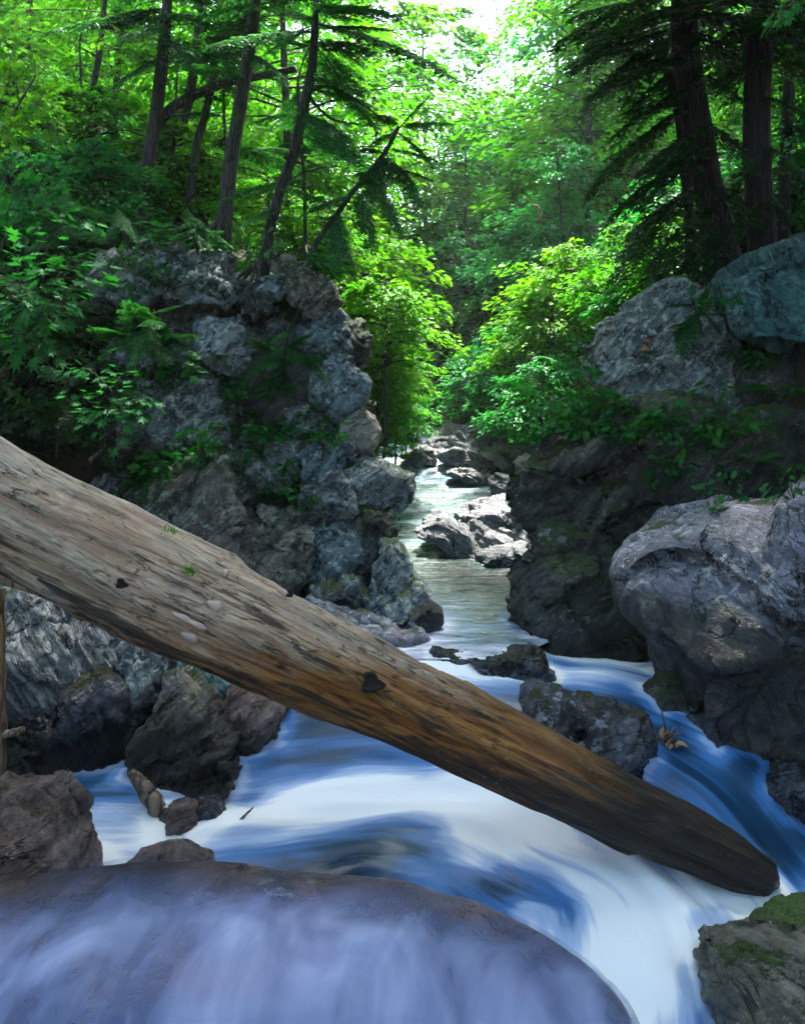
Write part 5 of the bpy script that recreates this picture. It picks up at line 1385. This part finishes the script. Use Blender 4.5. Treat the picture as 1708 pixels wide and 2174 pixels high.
seedling('dark hemlock sapling filling the shaded corner above the left end of the log', (120, 960), [(30,800,7.9),(110,840,7.8),(180,820,7.9),(60,900,7.6),(150,920,7.6),(220,880,7.7),(20,860,7.7),(250,960,7.6),(190,760,8.2),(100,760,8.2)], HEMD, Y=8.2)
seedling('dark hemlock sapling behind the broad maple boughs at the left', (60, 820), [(20,640,8.6),(100,680,8.5),(180,660,8.5),(60,720,8.4),(140,740,8.3),(220,700,8.5),(10,560,8.8),(160,600,8.7),(240,640,8.6),(90,600,8.7)], HEMD, Y=9.0)
seedling('spreading hemlock sapling on the bank at the upper left', (120, 560), [(30,470,9.6),(110,440,9.6),(190,460,9.5),(60,520,9.3),(150,500,9.4),(230,490,9.3),(20,410,9.8),(140,400,9.8),(260,450,9.6)], HEM, Y=10.0)
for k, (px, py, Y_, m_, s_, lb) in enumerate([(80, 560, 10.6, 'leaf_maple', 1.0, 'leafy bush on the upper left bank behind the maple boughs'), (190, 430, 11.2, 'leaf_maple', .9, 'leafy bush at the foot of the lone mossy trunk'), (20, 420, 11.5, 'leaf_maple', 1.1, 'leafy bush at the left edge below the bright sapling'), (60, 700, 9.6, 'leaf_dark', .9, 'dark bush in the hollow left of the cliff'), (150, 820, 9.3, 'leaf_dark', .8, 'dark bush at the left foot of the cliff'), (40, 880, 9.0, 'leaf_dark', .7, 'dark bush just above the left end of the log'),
        (300, 430, 12.6, 'leaf_sunny', .8, 'leafy bush around the foot of the bowed trunk'), (430, 430, 12.8, 'leaf_sunny', .8, 'leafy bush between the slender and the straight trunk'), (570, 470, 11.8, 'leaf_sunny', .7, 'leafy bush between the straight and the kinked trunk'), (690, 520, 11.5, 'leaf_sunny', .7, 'leafy bush behind the leaning sapling foot'),
        (1400, 560, 11.0, 'leaf_sunny', .7, 'bush between the slim and the thick black trunk'), (1570, 480, 11.6, 'leaf_dark', .8, 'dark bush between the two thick black trunks'), (1690, 470, 11.5, 'leaf_maple', .8, 'bush behind the teal boulder at the right edge')]):
    at_px('shrub', lb, px, py, Y_, k, BU, m_, s_)

# ------------------------------------------------------------------ driftwood and litter
def stick(name, label, pts, r, mat, cat, sides=9, seed=0, group=None, parent=None, kinks=.15):
    w = np.array([P(*p) for p in pts])
    pth = spline(w, 18)
    nz = Noise(700 + seed)
    pth = pth + .25 * r[0] * np.stack([nz(np.stack([np.arange(18) * .35, np.full(18, k * 5.), np.zeros(18)], -1)) for k in range(3)], -1)
    rr = np.interp(np.linspace(0, 1, 18), np.linspace(0, 1, len(r)), r) * (1 + kinks * nz(np.stack([np.arange(18) * .8, np.full(18, 31.), np.zeros(18)], -1)))
    V, T = tube(pth, rr, sides)
    base = w[0] if parent is None else np.array(parent.location)
    o = link(name, mesh_of(name, V - base, T, [M[mat]]), base if parent is None else (0, 0, 0), parent)
    if parent is None: tag(o, label, cat, group)
    return o
stick('driftwood', 'bleached driftwood stub poking out of the water at the black rock foot', [(340,1725,4.86),(322,1695,4.87),(300,1665,4.88),(278,1638,4.9)], (.045, .05, .04, .022), 'dead_wood', 'driftwood', 10, 1, kinks=.10)
stick('twig', 'short brown twig sticking up from the white water beside the maroon stone', [(480,1775,4.72),(508,1744,4.74),(538,1713,4.76)], (.010, .009, .004), 'dead_wood', 'twig', 6, 2)
dt = empty('dead_trunk', P(4, 1700, 5.0), 'narrow rotten brown trunk standing at the left edge below the log', 'tree trunk')
stick('trunk', None, [(-6,1720,5.0),(-4,1500,5.0),(-8,1250,5.05)], (.045, .040, .046), 'bark_brown', None, 12, 3, parent=dt, kinks=.2)
stick('branch_stub', None, [(0,1560,5.0),(25,1556,4.98),(50,1548,4.96)], (.022, .020, .016), 'dead_wood', None, 8, 4, parent=dt)
for k, (a_, b_, r_, lb) in enumerate([((858,916,19.0),(940,911,19.2),.055,'longest brown driftwood log lying across the far stream'), ((870,905,19.6),(930,904,19.8),.03,'thin brown log behind the longest far driftwood log'), ((840,926,18.6),(905,920,18.8),.035,'short dark log in front of the far driftwood')]):
    stick('driftwood_log', lb, [a_, tuple((np.array(a_) + b_) / 2 + [0, 2, 0]), b_], (r_, r_ * .9, r_ * .7), 'dead_wood', 'log', 9, 10 + k, 'driftwood logs in the far stream')
stick('snag', 'pale broken snag showing against the far woods', [(1146,470,15.5),(1144,450,15.5),(1140,438,15.5),(1128,434,15.4)], (.035, .032, .02, .006), 'dead_wood', 'snag', 7, 20)
db = empty('debris_pile', P(1425, 1590, 5.42), 'clump of dead twigs and dry brown leaves caught beside the black wet block', 'debris')
for k in range(7):
    x0, y0 = 1400 + pr.uniform(-8, 25), 1580 + pr.uniform(-20, 20)
    stick('twig', None, [(x0, y0, 5.36), (x0 + pr.uniform(5, 25), y0 - pr.uniform(0, 18), 5.34), (x0 + pr.uniform(15, 50), y0 + pr.uniform(-40, 22), 5.32)], (.006, .005, .002), 'dead_wood', None, 5, 30 + k, parent=db)
stick('twig', None, [(1415,1580,5.34), (1408,1530,5.36), (1396,1480,5.40)], (.007, .005, .002), 'twig', None, 5, 40, parent=db)
dl = NT('dry_leaf'); dcol = dl.mix(dl.n('ObjectInfo').outputs['Random'], (0.26, 0.11, 0.05), (0.42, 0.24, 0.13))
M['dry_leaf'] = dl.done(dl.principled(Base_Color=dcol, Roughness=.7))
dla = Acc(); put_leaves(dla, np.zeros((1, 3)), np.array([[1., 0, 0]]), np.array([[0, 0, 1.]]), np.ones(1), (LEAF[0] * [1, 1, 2.5], LEAF[1]), 0, np.array([.5]))
DLM = dla.mesh('dry_leaf', [M['dry_leaf']])
def dry_leaf(p, s_, parent=None, label=None, nrm=None):
    o = link('dry_leaf', DLM, p if parent is None else np.array(p) - np.array(parent.location), parent)
    o.scale = (s_, s_, s_)
    q = Vector(tuple(nrm)).to_track_quat('Z', 'Y').to_euler() if nrm is not None else None
    o.rotation_euler = (q.x + pr.gauss(0, .2), q.y + pr.gauss(0, .2), q.z + pr.uniform(-3, 3)) if q is not None else (pr.gauss(0, .6), pr.gauss(0, .6), pr.uniform(0, 6.28))
    if parent is None: tag(o, label, 'leaf', 'fallen leaves on the rocks')
for k in range(14):
    dry_leaf(P(1405 + pr.uniform(-5, 45), 1575 + pr.uniform(-18, 22), 5.33), pr.uniform(.04, .075), db)
for k, (x_, y_) in enumerate([(1384, 727), (1360, 745), (1410, 740), (1440, 725), (1300, 700), (560, 950), (600, 948), (690, 940), (720, 948), (660, 590), (640, 575), (500, 565), (530, 580), (480, 800), (1230, 905), (1180, 930), (1560, 1110)]):
    h_ = hit(x_, y_)
    if h_ is not None: dry_leaf(h_[0] + h_[1] * .01, pr.uniform(.06, .10), None, 'fallen reddish-brown leaf lying on the rock', h_[1])
# leafy twigs hanging into the frame close to the camera
for nm, a_, b_, lb in (('leafy_twig', (1720, -30, 3.2), (1640, 45, 3.1), 'small leafy twig hanging in at the top right corner'), ('leafy_twig', (-60, 190, 4.2), (30, 300, 4.1), 'pale leafy twig drooping in at the left edge')):
    o = empty(nm, P(*a_), lb, 'twig')
    place_bough('branch', LIM[1] if a_[0] < 0 else MAP[1], P(*a_), P(*b_), o)

# air: thin sunlit haze fills the gorge
def haze():
    x0, x1, y0, y1, z0, z1 = -47, 47, -10, 79, -5, 60
    V = np.array([(x, y, z) for z in (z0, z1) for y in (y0, y1) for x in (x0, x1)], float)
    Q = [(0, 2, 3, 1), (4, 5, 7, 6), (0, 1, 5, 4), (2, 6, 7, 3), (0, 4, 6, 2), (1, 3, 7, 5)]
    t = NT('haze')
    v = t.n('VolumePrincipled')
    v.inputs['Color'].default_value = (0.90, 0.95, 0.97, 1)
    v.inputs['Density'].default_value = 0.0010
    v.inputs['Anisotropy'].default_value = 0.35
    t.t.links.new(v.outputs[0], t.out.inputs['Volume'])
    tag(link('haze', mesh_of('haze', V, np.array(Q), [t.mat], smooth=False)), kind='stuff', label='thin pale haze filling the gorge', cat='haze')
haze()

for k, (x, y, m_, sc_) in enumerate([(-3.9, 3.2, 'leaf_maple', .8), (-4.3, 4.6, 'leaf_dark', .9), (-4.6, 6.2, 'leaf_maple', .9), (-5.4, 7.6, 'leaf_dark', 1.0), (-5.2, 3.9, 'leaf_maple', 1.0), (3.7, 3.6, 'leaf_maple', .8), (4.0, 5.0, 'leaf_dark', .9), (4.2, 6.4, 'leaf_maple', .9), (4.6, 8.0, 'leaf_dark', 1.0), (5.2, 5.6, 'leaf_maple', 1.0), (4.4, 7.2, 'leaf_dark', .9)]):
    c_, t_ = BU[k % 3]
    o = empty('shrub', (x, y, gz(x, y)), 'leafy shrub on the steep near bank beside the log and boulders', 'shrub', 'shrubs on the near banks')
    for nm, me in (('trunk', t_), ('crown', c_)):
        ch = link(nm, me, (0, 0, .25 * sc_), o); ch.scale = (sc_,) * 3; ch.rotation_euler = (0, 0, k * 1.3)
        if nm == 'crown':
            ch.material_slots[0].link = 'OBJECT'; ch.material_slots[0].material = M[m_]
